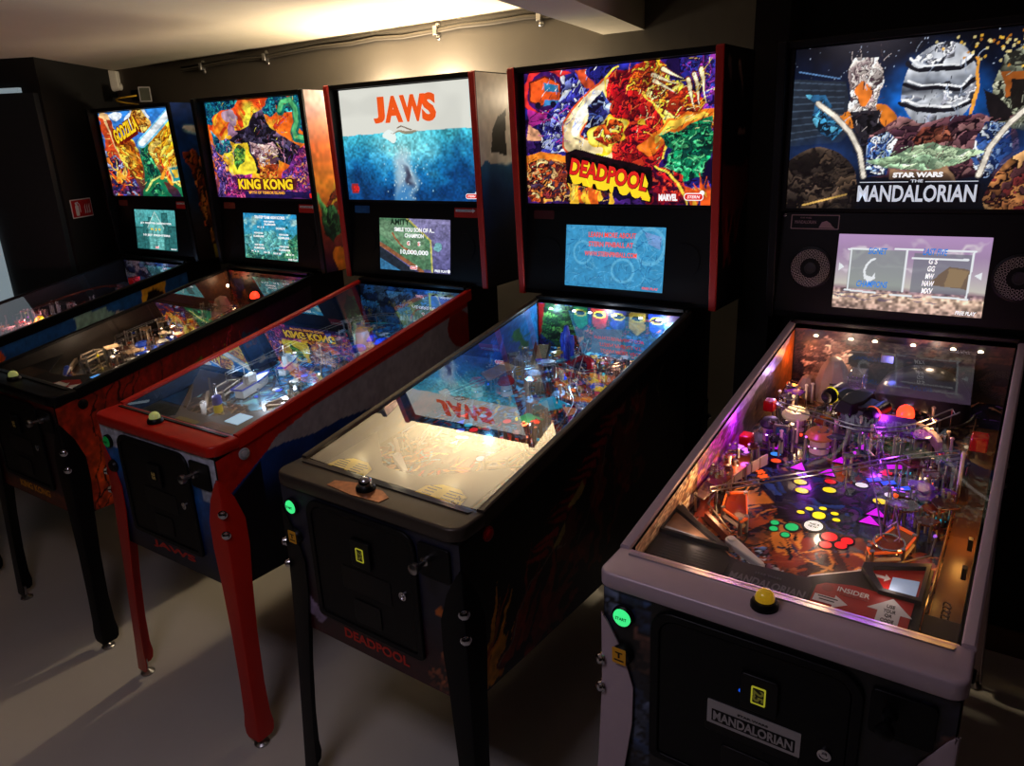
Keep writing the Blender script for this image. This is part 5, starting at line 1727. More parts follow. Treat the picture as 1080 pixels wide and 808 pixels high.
def toys_space(root, rng):
    I = lambda *a, **k: insert(root, *a, **k)
    for x, y in ((-.053, .445), (-.041, .464), (-.017, .476), (.008, .467), (.016, .446)):
        I('oval', x, y, .0075, YEL)
    I('round', -.018, .448, .0125, YEL)
    I('round', -.018, .408, .0175, WHT, ink=('THIS IS', 'THE WAY'))
    for x, y in ((-.088, .387), (-.084, .366), (-.058, .355)):
        I('round', x, y, .008, GRN)
    I('round', -.054, .386, .0125, GRN)
    I('round', .018, .384, .0145, RED_)
    for x, y in ((.05, .384), (.018, .355), (.043, .365)):
        I('round', x, y, .011, RED_)
    for x, y in ((-.073, .527), (-.023, .552), (.077, .549), (-.085, .56)):
        I('oval', x, y, .0135, YEL)
    for x, y in ((.032, .598), (.092, .581)):
        I('oval', x, y, .0125, WHT)
    I('oval', -.029, .587, .012, RED_)
    I('oval', -.092, .593, .012, VIO)
    for x, y in ((-.179, .698), (-.105, .626), (-.042, .626), (.002, .77), (-.03, .69), (-.075, .75)):
        I('arrow', x, y, .0165, MAG)
    for x, y in ((.083, .5), (.076, .467)):
        I('arrow', x, y, .0165, MAG, ang=-2.0)
    I('bar', .08, .703, .018, MAG, ang=.4)
    I('oval', -.169, .66, .012, LBLUE)
    I('oval', -.159, .63, .012, ORG)
    for x, y in ((.05, .631), (.079, .629), (.109, .617)):
        I('bar', x, y, .014, BLU, ang=.6)
    I('bar', .103, .686, .010, CYA)
    I('cross', .066, .67, .013, RED_)
    I('cross', -.162, .549, .013, ORG)
    I('cross', -.175, .568, .010, ORG)
    I('arrow', .183, .526, .012, CYA, ang=.6)
    # crossing wire habitrails
    wire_ramp(root, [(-.222, .385, .045), (-.14, .445, .05), (.01, .565, .055), (.11, .645, .06), (.2, .705, .06)], .016, STEEL, 7)
    wire_ramp(root, [(.03, .70, .06), (.06, .6, .05), (.095, .48, .045), (.125, .37, .04)], .03, mat('violet_lit_wire', (150, 110, 190), .25, .8, vary=0), 6)
    wire_ramp(root, [(-.2, .78, .07), (-.1, .74, .075), (.0, .72, .07), (.09, .76, .07), (.17, .86, .08)], .02, STEEL, 7)
    MB().tube([Vector((.125 + .026 * math.cos(i * .35), .36 + .026 * math.sin(i * .35), .034)) for i in range(19)], .0022, 6, PF).build('wire_ring', CHROME, root)
    MB().tube([Vector((.125 + .022 * math.cos(i * .35), .36 + .022 * math.sin(i * .35), .024)) for i in range(19)], .0018, 6, PF).build('wire_ring', CHROME, root)
    # cream target bank and lane plastics on the left
    for i in range(6):
        t = i / 5
        target(root, -.228 + .052 * t, .455 + .135 * t, CREAM, 1.15, .024, .026)
    plastic(root, [(-.25, .42), (-.215, .41), (-.19, .53), (-.2, .58), (-.25, .56)], .034, mat('amber_brown_plastic', (110, 50, 26), .2, vary=.5, scale=60, coat=.5))
    plastic(root, [(-.25, .36), (-.225, .35), (-.215, .41), (-.25, .42)], .036, tint('smoke', (60, 48, 48)))
    bumper(root, -.165, .80, mat('cream_cap', (214, 190, 150), .3, emit=.25), glow=CREAM)
    bumper(root, -.085, .715, mat('bronze_cap', (150, 84, 44), .3, emit=.25), glow=CREAM)
    bumper(root, -.205, .73, mat('dark_cap', (60, 56, 66), .3), glow=CREAM, r=.022)
    # small framed display stand
    o = MB().ring(rrect(-.018, 0, .018, .042, .003), rrect(-.012, .008, .012, .036, .001), -.003, .003, PF @ Matrix.Translation((-.172, .705, .012)) @ Matrix.Rotation(PI / 2, 4, 'X')).build('display_stand', STEEL, root)
    MB().prism(rrect(-.012, .008, .012, .036, .001), -.001, .001, PF @ Matrix.Translation((-.172, .705, .012)) @ Matrix.Rotation(PI / 2, 4, 'X')).build('pane', mat('dim_blue_pane', (40, 60, 90), .2, emit=.3), o)
    for x, y, h, r in ((-.232, .81, .05, .0135), (-.23, .63, .04, .0145), (.226, .775, .055, .0165)):
        b = MB().box((0, 0, h), (r * 2, r * 2, r * 2), PF @ Matrix.Translation((x, y, 0)))
        b.build('red_lamp', REDCLEAR, root, .003)
    red_dome(root, .07, .85, .055, .019)
    # twin-engined toy craft
    T = PF @ Matrix.Translation((-.035, .83, .085)) @ Matrix.Rotation(-.35, 4, 'Z') @ Matrix.Rotation(.15, 4, 'Y')
    o = MB().prism([(-.02, -.06), (.02, -.06), (.03, -.01), (.02, .06), (-.02, .06), (-.03, -.01)], -.012, .012, T, .25).build('toy_craft', mat('craft_grey', (38, 36, 40), .4, .3, vary=.2), root, .002)
    for s in (-1, 1):
        MB().lathe([(.012, 0), (.016, .008), (.016, .05), (.019, .055), (.019, .07), (.014, .078), (.008, .074)], T @ Matrix.Translation((s * .055, .04, -.004)) @ Matrix.Rotation(PI / 2, 4, 'X'), 16).build('engine', mat('craft_dark', (30, 28, 32), .35, .5), o)
        MB().lathe([(.0165, .052), (.0195, .056), (.0195, .060), (.0165, .064)], T @ Matrix.Translation((s * .055, .04, -.004)) @ Matrix.Rotation(PI / 2, 4, 'X'), 16).build('engine_band', YEL if s < 0 else ORG, o)
        MB().prism([(s * .02, -.03), (s * .055, -.01), (s * .055, .03), (s * .02, .03)], -.003, .005, T).build('wing', mat('craft_grey', (38, 36, 40), .4, .3), o)
    for x, y in ((-.035, .80), (-.035, .86)):
        post(root, x, y, .07)
    # big dark dome with round ports at the back
    T = PF @ Matrix.Translation((.085, .985, 0))
    o = MB().lathe([(.108, 0), (.108, .03), (.102, .06), (.085, .09), (.055, .108), (.02, .115), (.001, .116)], T, 32).build('dome', DOME, root)
    for a, e in ((-1.9, .5), (-1.35, .5), (-.95, .45), (-.75, .2), (-1.5, .9), (-2.3, .4)):
        d = Vector((math.cos(a) * math.cos(e), math.sin(a) * math.cos(e), math.sin(e)))
        q = d.to_track_quat('Z', 'Y').to_matrix().to_4x4()
        MB().lathe([(.0125, -.006), (.0125, .004), (.009, .005), (.008, .001), (.001, .001)], T @ Matrix.Translation((d.x * .1, d.y * .1, d.z * .105)) @ q, 16).build('port', BLACKPLASTIC, o)
    MB().tube([Vector((.085 + .116 * math.cos(PI + PI * i / 20), .985 + .116 * math.sin(PI + PI * i / 20), .02)) for i in range(21)], .003, 6, PF).build('rim', STEEL, o)
    # plain tan rock plastics where a figure stands in the photograph's machine
    T = PF @ Matrix.Translation((-.13, 1.02, 0))
    MB().lathe([(.05, 0), (.046, .04), (.034, .08), (.018, .105), (.004, .112)], T, 9).build('rock', TAN, root, sharp=20)
    MB().lathe([(.03, 0), (.026, .03), (.014, .055), (.003, .06)], PF @ Matrix.Translation((-.19, 1.0, 0)), 8).build('rock', TAN, root, sharp=20)
    # gate block, curved ramp shell, marquee
    M = PF @ Matrix.Translation((.01, .775, .03)) @ Matrix.Rotation(PI / 2 - .5, 4, 'X')
    o = MB().prism(rrect(-.07, 0, .09, .05, .006), -.004, .004, M).build('marquee', mat('violet_plate', (60, 40, 76), .3, emit=.03, vary=.6, scale=70), root)
    sh = []
    for i in range(9):
        a = .2 + 1.5 * i / 8
        sh.append((.03 + .15 * math.cos(a) * .9, .72 + .13 * math.sin(a)))
    b = MB().prism(sh + [(x * .86 + .01, y * .9 + .07) for x, y in sh[::-1]], .03, .055, PF)
    b.build('ramp_shell', mat('bone_plastic', (170, 150, 130), .35, vary=.2, coat=.4), root, .002)
    MB().box((0, 0, .04), (.036, .06, .05), PF @ Matrix.Translation((-.055, .93, .05))).build('clear_box', CLEARPL, root, .002)
    MB().box((0, 0, .06), (.03, .02, .02), PF @ Matrix.Translation((-.005, 1.03, .06))).build('bracket', STEEL, root, .001)
    MB().cyl(at(.207, .63, 0), at(.207, .63, .10), .004, 12).build('white_pole', WHITEPL, root)
    pal = [tint('umber', (80, 44, 32)), tint('violet', (110, 50, 150), .05), tint('slate', (56, 54, 66)), tint('rust', (140, 60, 28)), tint('umber', (80, 44, 32)), DOME, BLACKPLASTIC]
    leds = [LEDWARM, MAG, VIO, LEDWARM, ORG, LEDRED]
    for q in ((-.2, .62, .0, .74, 26), (-.1, .74, .19, .9, 60), (.1, .44, .2, .7, 34), (-.24, .82, -.08, .98, 26), (-.245, .44, -.19, .62, 16)):
        clutter(root, rng, q[4], q[:4], pal, leds, .055)
    # metal wall of the shooter lane and two brackets
    MB().prism([(.2565, .2), (.2575, .2), (.2575, .62), (.2565, .62)], .0, .06, PF).build('lane_wall', mat('gold_lit_metal', (190, 150, 80), .22, .9, vary=.1), root)
    for y in (.33, .42):
        MB().box((.247, y, .03), (.008, .012, .022), PF).build('bracket', BLACKPLASTIC, root, .001)

def toys_comic(root, rng):
    pal = [tint('crimson', (170, 30, 34)), tint('cobalt', (40, 70, 180)), tint('teal', (30, 130, 150)), tint('gold', (200, 150, 40)), tint('navy', (26, 30, 70)), tint('orange', (220, 90, 30)), tint('pale', (170, 190, 210)), CLEARPL]
    leds = [LEDW, LEDW, BLU, RED_, YEL, CYA]
    for q in ((-.24, .7, .2, 1.0, 105), (.03, .45, .24, .8, 60)):
        clutter(root, rng, q[4], q[:4], pal, leds, .06)
    # slanted steel ramp plate
    M = PF @ Matrix.Translation((-.1, .86, .02)) @ Matrix.Rotation(.35, 4, 'Z') @ Matrix.Rotation(.55, 4, 'X')
    o = MB().prism(rrect(-.022, -.1, .022, .1, .008), 0, .003, M).build('ramp_plate', mat('green_grey_steel', (150, 160, 150), .25, .9, vary=.15), root)
    for s in (-1, 1):
        MB().prism([(s * .022, -.1), (s * .024, -.1), (s * .024, .1), (s * .022, .1)], 0, .02, M).build('ramp_wall', mat('dark_steel', (70, 74, 74), .3, .9), o)
    # red ring lamp with a dark bulb
    T = PF @ Matrix.Translation((.05, .87, .045)) @ Matrix.Rotation(PI / 2 - .7, 4, 'X')
    o = MB().lathe([(.042, -.02), (.044, 0), (.038, .012), (.024, .014), (.02, .006)], T, 28).build('ring_toy', mat('crimson_toy', (150, 20, 44), .25, vary=.1, coat=.6), root)
    MB().lathe([(.022, .002), (.022, .008), (.014, .018), (.001, .022)], T, 20).build('bulb', mat('dark_blue_bulb', (24, 40, 80), .08, coat=1.), o)
    # blue post cluster on a red base (plain shapes)
    MB().lathe([(.034, 0), (.034, .008), (.026, .012)], PF @ Matrix.Translation((-.05, .95, .02)), 20).build('toy_base', REDCLEAR, root)
    for i, (dx, dy, h, r) in enumerate(((0, 0, .11, .011), (.016, .006, .08, .008), (-.016, .004, .085, .008), (.004, -.014, .06, .007))):
        MB().lathe([(r, 0), (r * .8, h * .5), (r * 1.2, h * .7), (r * .6, h), (.001, h * 1.02)], PF @ Matrix.Translation((-.05 + dx, .95 + dy, .03)), 10).build('blue_spire', mat('blue_toy', (36, 70, 200), .3, vary=.1, coat=.4), root)
    MB().box((0, 0, .0), (.09, .004, .07), PF @ Matrix.Translation((.08, .97, .1)) @ Matrix.Rotation(.25, 4, 'Z') @ Matrix.Rotation(-.5, 4, 'X')).build('clear_panel', mat('printed_clear_panel', (150, 170, 200), .1, trans=.55, vary=.5, scale=70), root)
    for x, y in ((-.19, .78), (-.12, .72), (-.2, .68)):
        bumper(root, x, y, rng.choice(pal[:4]), glow=CREAM, r=.024)
    wire_ramp(root, [(-.22, .56, .05), (-.15, .7, .06), (-.02, .82, .07), (.1, .8, .07), (.2, .9, .08)], .02, STEEL, 8)
    wire_ramp(root, [(.2, .5, .045), (.17, .64, .055), (.1, .74, .065), (.0, .98, .09)], .02, STEEL, 8)
    plastic(root, [(.06, .6), (.12, .58), (.16, .63), (.08, .66)], .05, mat('cyan_lit_plastic', (40, 170, 200), .15, emit=.3, vary=.3))
    plastic(root, [(.06, .52), (.1, .5), (.13, .54), (.07, .555)], .045, mat('green_lit_plastic', (40, 190, 130), .15, emit=.35, vary=.3))
    plastic(root, [(-.2, .70), (-.14, .66), (-.12, .78), (-.18, .8)], .06, mat('wood_brown_plastic', (150, 104, 66), .4, vary=.4))
    for i in range(14):
        insert(root, rng.choice(['round', 'arrow', 'oval']), rng.uniform(-.16, .12), rng.uniform(.36, .6), .012, rng.choice([RED_, BLU, YEL, CYA, ORG]))

def toys_sea(root, rng):
    pal = [tint('seablue', (40, 110, 180)), tint('ice', (190, 210, 226)), tint('driftwood', (120, 90, 66)), CLEARPL, tint('navy', (26, 30, 70)), WHITEPL]
    leds = [LEDW, LEDW, BLU, CYA]
    for q in ((-.2, .62, .2, 1.0, 60), (.0, .36, .19, .6, 20)):
        clutter(root, rng, q[4], q[:4], pal, leds, .06)
    # white and blue toy boat hulls
    for x, y, s, a in ((-.1, .43, 1., .2), (-.12, .6, .8, .4)):
        T = PF @ Matrix.Translation((x, y, .028)) @ Matrix.Rotation(a, 4, 'Z')
        hull = [(-.022 * s, -.075 * s), (.022 * s, -.075 * s), (.026 * s, 0), (.016 * s, .06 * s), (0, .085 * s), (-.016 * s, .06 * s), (-.026 * s, 0)]
        o = MB().prism([(p[0] * .8, p[1] * .9) for p in hull], -.026, 0, T).prism(hull, 0, .006, T).build('toy_boat', WHITEPL, root, .002)
        MB().ring([(p[0] * 1.06, p[1] * 1.04) for p in hull], hull, .004, .009, T).build('gunwale', mat('boat_blue', (40, 70, 190), .3), o)
        MB().box((0, -.01, .02), (.026 * s, .04 * s, .026), T).build('cabin', WHITEPL, o, .002)
        MB().cyl(T @ Vector((0, -.03 * s, 0)), T @ Vector((0, -.03 * s, .07)), .002, 8).build('mast', STEEL, o)
    # yellow-footed clear post near the flippers
    o = post(root, -.075, .275, .085, CLEARPL)
    MB().lathe([(.014, 0), (.013, .022), (.008, .026)], PF @ Matrix.Translation((-.075, .275, 0)), 14).build('yellow_foot', mat('yellow_toy', (226, 196, 20), .35, emit=.1), o)
    MB().lathe([(.015, .026), (.013, .05), (.006, .055)], PF @ Matrix.Translation((-.075, .275, 0)), 14).build('collar', mat('boat_blue', (40, 70, 190), .3), o)
    for i in range(5):
        post(root, -.2 + .05 * i, .34 + .05 * i, .06, CLEARPL)
    wire_ramp(root, [(-.2, .5, .05), (-.17, .7, .07), (-.1, .9, .085), (.03, .98, .09), (.15, .9, .08), (.19, .72, .07)], .024, STEEL, 9)
    wire_ramp(root, [(-.22, .42, .045), (-.18, .56, .055), (-.05, .64, .06), (.1, .62, .055)], .02, STEEL, 8)
    for x, y in ((.02, .86), (.1, .84), (.06, .76)):
        bumper(root, x, y, mat('boat_blue', (40, 70, 190), .3), glow=WHITEPL, r=.026)
    MB().lathe([(.03, 0), (.03, .07), (.026, .075)], PF @ Matrix.Translation((.0, .84, 0)), 16).build('barrel', mat('pale_barrel', (150, 140, 130), .4, vary=.2), root)
    MB().prism(rrect(-.03, -.012, .03, .012, .002), .07, .075, PF @ Matrix.Translation((-.0, .86, .0))).build('plank', mat('yellow_plank', (200, 170, 60), .5), root)
    teeth = MB()
    for i in range(9):
        T = PF @ Matrix.Translation((.06 + .016 * i, .99, .07))
        teeth.lathe([(.006, 0), (.004, .01), (.0005, .022)], T, 6)
    teeth.build('pennant_row', WHITEPL, root)
    for i in range(12):
        insert(root, rng.choice(['round', 'oval']), rng.uniform(-.1, .15), rng.uniform(.36, .6), .012, rng.choice([BLU, WHT, CYA]))

def toys_jungle(root, rng):
    pal = [tint('cobalt', (40, 70, 180)), tint('gold', (200, 150, 40)), tint('umber', (80, 44, 32)), CREAM, tint('rust', (140, 60, 28)), tint('sand', (170, 140, 110)), WHITEPL]
    leds = [LEDWARM, LEDWARM, YEL, BLU, RED_]
    for q in ((-.22, .36, .2, .7, 84), (-.2, .7, .2, 1.02, 50)):
        clutter(root, rng, q[4], q[:4], pal, leds, .06)
    wire_ramp(root, [(-.1, .44, .06), (-.05, .56, .07), (.06, .66, .075), (.16, .72, .07)], .022, CHROME, 8)
    wire_ramp(root, [(-.2, .5, .05), (-.16, .7, .07), (.0, .84, .085), (.16, .86, .08)], .022, CHROME, 8)
    wire_ramp(root, [(.18, .5, .05), (.12, .7, .07), (.1, .92, .09)], .022, mat('copper_wire', (170, 90, 60), .25, .9), 8)
    for x, y in ((-.02, .5), (.1, .5), (.05, .58)):
        bumper(root, x, y, tint('cobalt', (40, 70, 180)), glow=CREAM, r=.024)
    for i in range(4):
        plastic(root, [(-.12 + .07 * i, .4), (-.07 + .07 * i, .39), (-.06 + .07 * i, .44), (-.11 + .07 * i, .45)], .05, rng.choice(pal))
    T = PF @ Matrix.Translation((-.08, .92, 0))
    MB().lathe([(.05, 0), (.04, .05), (.025, .09), (.003, .1)], T, 8).build('rock', TAN, root, sharp=20)
    red_dome(root, .02, 1.02, .07, .02)
    bulb(root, .17, 1.05, .08, LEDVIO, .008)
    bulb(root, -.2, 1.05, .09, LEDWARM, .007)

def toys_gold(root, rng):
    pal = [tint('crimson', (170, 30, 34)), tint('gold', (200, 150, 40)), tint('umber', (80, 44, 32)), tint('slate', (56, 54, 66)), WHITEPL, CLEARPL]
    leds = [LEDW, LEDW, RED_, MAG, YEL]
    for q in ((-.22, .36, .2, .62, 80), (-.2, .62, .2, 1.02, 44)):
        clutter(root, rng, q[4], q[:4], pal, leds, .065)
    wire_ramp(root, [(-.2, .5, .05), (-.1, .64, .07), (.1, .68, .075), (.19, .6, .06)], .022, CHROME, 8)
    wire_ramp(root, [(-.18, .6, .06), (-.1, .86, .085), (.1, .9, .085), (.19, .78, .07)], .022, mat('copper_wire', (170, 90, 60), .25, .9), 8)
    for x, y in ((.06, .5), (.14, .48)):
        MB().lathe([(.02, 0), (.024, .02), (.014, .04), (.001, .045)], PF @ Matrix.Translation((x, y, .03)), 14).build('yellow_dome', mat('yellow_toy', (226, 196, 20), .35, emit=.1), root)
    for i, (x, w, h) in enumerate(((.0, .05, .09), (.07, .045, .12), (.13, .04, .1), (.18, .03, .08))):
        b = MB().box((0, 0, h / 2), (w, w * .8, h), PF @ Matrix.Translation((x, .94 + .02 * (i % 2), 0)))
        b.build('tower_block', [mat('teal_grey_tower', (70, 90, 110), .4, vary=.4), tint('crimson', (170, 30, 34)), mat('lit_blue_tower', (130, 180, 220), .3, emit=.35, vary=.4, scale=80), mat('violet_grey_tower', (110, 80, 130), .4, vary=.4)][i], root, .001)

# ---------------------------------------------------------------- the five machines
def plate_space(door, F):
    MB().prism(rrect(-.076, .697, .076, .743, .001), .0052, .0072, F).build('name_plate', mat('silver_plate', (176, 172, 172), .3, .4), door)
    MB().prism(rrect(-.068, .703, .068, .727, .001), .0073, .0076, F).build('name_band', BLACKPLASTIC, door)
    MB().text('MANDALORIAN', 0, .715, .0185, F, .13, bold=.03, z=.0078).build('lettering', mat('silver_plate', (176, 172, 172), .3, .4), door)
    MB().text('STAR WARS', 0, .733, .004, F, .05, bold=.03, z=.0074).build('lettering', INKDARK, door)
    MB().lathe([(.003, .0075), (.003, .009), (.001, .01)], F @ Matrix.Translation((-.022, .784, 0)), 10).build('blue_led', lit('blue', (20, 84, 226)), door)

NONE = art_black()
commons = dict(strip=BLACKMETAL, leds=0, lock=BLACKMETAL, rail=BLACKMETAL, leg=BLACKMETAL, trim=BLACK, flipbtn=BLACKPLASTIC, startmat=GREENBTN, led=LEDWARM,
               slingtop=tint('smoke', (60, 48, 48)), slingedge=CREAM)
CFG = [
    dict(commons, key='gold', seed=1, pos=(-3.3057, -.0035, .012, -.0012),
         label='dark blue pinball machine with gold and green backglass, beside the black side wall',
         tr=art_tr_gold(), sc=art_sc_city(), side=art_side_gold(), bbside=art_bb_gold(), front=art_front('gold'), pf=art_pf('gold'), backart=art_back('gold'),
         apron_fn=apron_gold, toys=toys_gold, titles=titles_gold, screen_text=screen_city, panel=panel_stickers(mat('rust_card', (120, 56, 42), .5, vary=.4), None),
         btnmat=mat('pale_green_dome', (190, 200, 120), .15, emit=.2)),
    dict(commons, key='jungle', seed=2, pos=(-2.4208, -.0016, .0146, -.0052),
         label='dark red pinball machine with orange jungle backglass and black legs, second from the side wall',
         tr=art_tr_jungle(), sc=art_sc_island(), side=art_side_jungle(), bbside=art_bb_jungle(), front=art_front('jungle'), pf=art_pf('jungle'), backart=art_back('jungle'),
         apron_fn=apron_jungle, toys=toys_jungle, titles=titles_jungle, screen_text=screen_island, panel=panel_stickers(mat('rust_card', (120, 56, 42), .5, vary=.4), None),
         btn=(-.04, .045), amber=False, front_title=('KING KONG', mat('dim_yellow_paint', (220, 150, 30), .5)), btnmat=mat('pale_green_dome', (190, 200, 120), .15, emit=.2), flip=mat('blue_flipper', (50, 80, 200), .3)),
    dict(commons, key='sea', seed=3, pos=(-1.5844, .0006, .0062, -.0001),
         label='pinball machine with bright red lockbar, rails and legs and a sea-blue backglass',
         tr=art_tr_sea(), sc=art_sc_billboard(), side=art_side_sea(), bbside=art_bb_sea(), front=art_front('sea'), pf=art_pf('sea'), backart=art_back('sea'),
         apron_fn=apron_sea, toys=toys_sea, titles=titles_sea, screen_text=screen_billboard, panel=panel_stickers(mat('sea_blue_card', (40, 90, 140), .4, vary=.6, scale=50), None),
         lock=REDMETAL, rail=REDMETAL, leg=REDMETAL, trim=REDTRIM, flipbtn=mat('white_grey_button', (170, 166, 164), .3), startmat=DARKGREENBTN, led=LEDW, amber=False,
         btn=(-.028, .045), front_title=('JAWS', mat('dim_red_paint', (190, 40, 26), .5)), btnmat=mat('pale_green_dome', (190, 200, 120), .15, emit=.2), apron=mat('slate_grey_apron', (84, 88, 92), .45, vary=.15)),
    dict(commons, key='comic', seed=4, pos=(-.7675, -.0071, -.0271, .0065),
         leds=6, label='black pinball machine with red-edged backbox and busy red, blue and orange comic backglass',
         tr=art_tr_comic(), sc=art_sc_blue(), side=art_side_comic(), bbside=art_bb_comic(), front=art_front('comic'), pf=art_pf('comic'), backart=art_back('comic'),
         apron_fn=apron_comic, toys=toys_comic, titles=titles_comic, screen_text=screen_blue, panel=panel_stickers(mat('dark_maroon_card', (70, 14, 16), .5), None, False),
         lock=BROWNMETAL, rail=BROWNMETAL, strip=BROWNMETAL, litcoin=True, button_plate=mat('coppery_button_plate', (150, 96, 60), .3, .6, vary=.8, scale=60), trim=REDTRIM, flipbtn=mat('red_button', (150, 16, 14), .35), led=LEDW,
         front_title=('DEADPOOL', mat('dim_red_paint', (190, 40, 26), .5)), btnmat=CHROME, apron=mat('warm_grey_apron', (120, 114, 100), .4, vary=.1)),
    dict(commons, key='space', seed=5, pos=(.0906, .0117, -.0204, .0125),
         leds=6, label='large black pinball machine with grey metal lockbar and purple-lit playfield, nearest the viewer',
         tr=art_tr_space(), sc=art_sc_desert(), side=NONE, bbside=NONE, front=art_front('space'), pf=art_pf('space'), backart=art_back('space'),
         litcoin=True, glass=LOWGLASS, corner=.022, guide=mat('ember_guide', (120, 46, 26), .3, vary=.4), lanewood=mat('dark_golden_wood', (112, 74, 32), .3, vary=.5, scale=12), plungmat=BLACKMETAL, apron_fn=apron_space, toys=toys_space, titles=titles_space, screen_text=screen_desert, panel=panel_space, grille=True,
         lock=GREYMETAL, rail=GREYMETAL, leg=GREYMETAL, led=LEDWARM, btn=(-.003, .038), door_extra=plate_space,
         btnmat=mat('amber_dome', (220, 180, 40), .12, emit=.25, ecol=(214, 160, 30), vary=.5, scale=120, coat=1.), strip=STEEL,
         slingtop=tint('burnt', (120, 40, 20), .1), slingedge=mat('orange_edge', (230, 90, 30), .3, emit=.45)),
]
ROOTS = {c['key']: machine(c) for c in CFG}

# playfield illumination: small lamps under each glass, plus fill added over two aprons
def pf_lamps(key, lst):
    for x, y, h, e, c in lst:
        lamp('playfield_lamp', (x, y, pz(y, h)), e, c, .012, ROOTS[key])

pf_lamps('space', [(-.19, .22, .06, .04, (255, 214, 190)), (.04, .24, .06, .04, (255, 225, 210)), (.15, .21, .058, .04, (255, 225, 210)), (-.21, .36, .06, .3, (255, 190, 130)), (-.235, .62, .09, .16, (220, 90, 255)), (-.24, .9, .1, .12, (220, 180, 255)), (-.2, .5, .06, .25, (255, 200, 150)), (.03, .33, .07, .16, (255, 190, 120)), (.2, .33, .06, .1, (255, 176, 80)),
                   (.235, .45, .06, .13, (255, 176, 80)), (-.02, .47, .08, .16, (255, 220, 190)), (.03, .78, .08, .35, (190, 60, 255)), (.1, .62, .08, .2, (170, 70, 255)), (-.1, .66, .08, .14, (190, 70, 255)),
                   (-.17, .82, .08, .25, (255, 210, 160)), (.13, .8, .08, .2, (255, 190, 130)), (-.12, 1.05, .13, .25, (255, 220, 190)), (.09, 1.08, .14, .1, (255, 220, 190)), (-.23, 1.04, .1, .16, (255, 150, 60)), (.0, .95, .11, .08, (110, 120, 255))])
pf_lamps('comic', [(-.2, 1.08, .13, .5, (190, 225, 255)), (.0, 1.08, .14, .6, (225, 235, 255)), (.2, 1.08, .13, .6, (210, 228, 255)), (-.1, .8, .09, .35, (120, 190, 255)), (.1, .72, .09, .35, (140, 200, 255)),
                   (.16, .88, .09, .3, (255, 190, 150)), (-.1, .58, .08, .2, (110, 190, 255)), (.1, .5, .08, .2, (255, 120, 70)), (-.05, .4, .07, .08, (255, 90, 60)), (-.2, .2, .06, .05, (255, 236, 190)), (-.06, .2, .06, .04, (255, 236, 190)), (.1, .2, .06, .05, (255, 236, 190))])
pf_lamps('sea', [(-.12, .46, .09, .7, (190, 220, 255)), (.05, .42, .08, .4, (220, 228, 240)), (.12, .3, .07, .15, (220, 225, 235)), (-.1, .66, .09, .3, (140, 200, 255)), (.08, .8, .1, .4, (120, 180, 255)), (.1, 1.04, .13, .3, (120, 190, 255)), (-.1, .27, .06, .1, (220, 225, 240))])
pf_lamps('jungle', [(-.1, .42, .08, .5, (255, 225, 190)), (.08, .46, .08, .55, (255, 225, 190)), (.0, .62, .09, .45, (255, 214, 170)), (.14, .6, .09, .3, (255, 214, 170)), (-.2, 1.05, .12, .2, (255, 200, 150)), (.05, 1.0, .12, .25, (255, 120, 100)), (.17, 1.06, .12, .2, (110, 70, 255))])
pf_lamps('gold', [(.05, .44, .08, .9, (255, 140, 150)), (.12, .54, .08, .6, (255, 220, 220)), (.15, .4, .08, .5, (255, 120, 130)), (.0, .78, .09, .12, (255, 170, 190)), (.12, 1.0, .13, .35, (170, 210, 255))])

# ---------------------------------------------------------------- the room
CEIL = 2.105
WY = 1.55
def struct(name, b, m):
    o = b.build(name, m, None, flat=True)
    o['kind'] = 'structure'
    return o

def wallmat(name, col, bump=.1, rough=.85):
    m = mat(name, col, rough, vary=.10, scale=3)
    nt = m.node_tree
    bs = nt.nodes['Principled BSDF']
    tc = nt.nodes.new('ShaderNodeTexCoord')
    nz = nt.nodes.new('ShaderNodeTexNoise')
    nz.inputs['Scale'].default_value = 28
    nz.inputs['Detail'].default_value = 5
    bp = nt.nodes.new('ShaderNodeBump')
    bp.inputs['Strength'].default_value = bump
    bp.inputs['Distance'].default_value = .02
    nt.links.new(tc.outputs['Object'], nz.inputs['Vector'])
    nt.links.new(nz.outputs['Fac'], bp.inputs['Height'])
    nt.links.new(bp.outputs['Normal'], bs.inputs['Normal'])
    return m

FLOORM = wallmat('grey_painted_concrete', (204, 198, 186), .03, .5)
DARKWALL = wallmat('charcoal_wall_paint', (104, 98, 90), .025)
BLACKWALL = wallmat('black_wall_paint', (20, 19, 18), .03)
CEILM = wallmat('cream_ceiling_paint', (236, 226, 204), .05)
BEAMM = wallmat('grey_beam_paint', (196, 188, 170), .05)

struct('floor', MB().box((-1.2, -.9, -.05), (9.4, 5.2, .1)), FLOORM)
struct('ceiling', MB().box((-1.2, -.9, CEIL + .05), (9.4, 5.2, .1)), CEILM)
struct('wall_back', MB().box((-3.175, WY + .05, CEIL / 2), (5.45, .1, CEIL)), DARKWALL)
struct('wall_back_unlit', MB().box((1.525, WY + .05, CEIL / 2), (3.95, .1, CEIL)), BLACKWALL)  # black colour stands in for the unlit stretch of the back wall
struct('wall_front', MB().box((-1.2, -3.45, CEIL / 2), (9.4, .1, CEIL)), BLACKWALL)
struct('wall_right', MB().box((2.6, -.9, CEIL / 2), (.1, 5.0, CEIL)), BLACKWALL)
# pier in the far corner: returns towards the row and away to the left
PA, PB, PC = (-4.12, 1.55), (-3.715, .935), (-4.46, .57)
struct('wall_left', MB().prism([PA, PB, PC, (-5.6, .57), (-5.6, 1.55)], 0, CEIL), BLACKWALL)
struct('wall_left_side', MB().box((-5.65, -.9, CEIL / 2), (.1, 5.0, CEIL)), BLACKWALL)
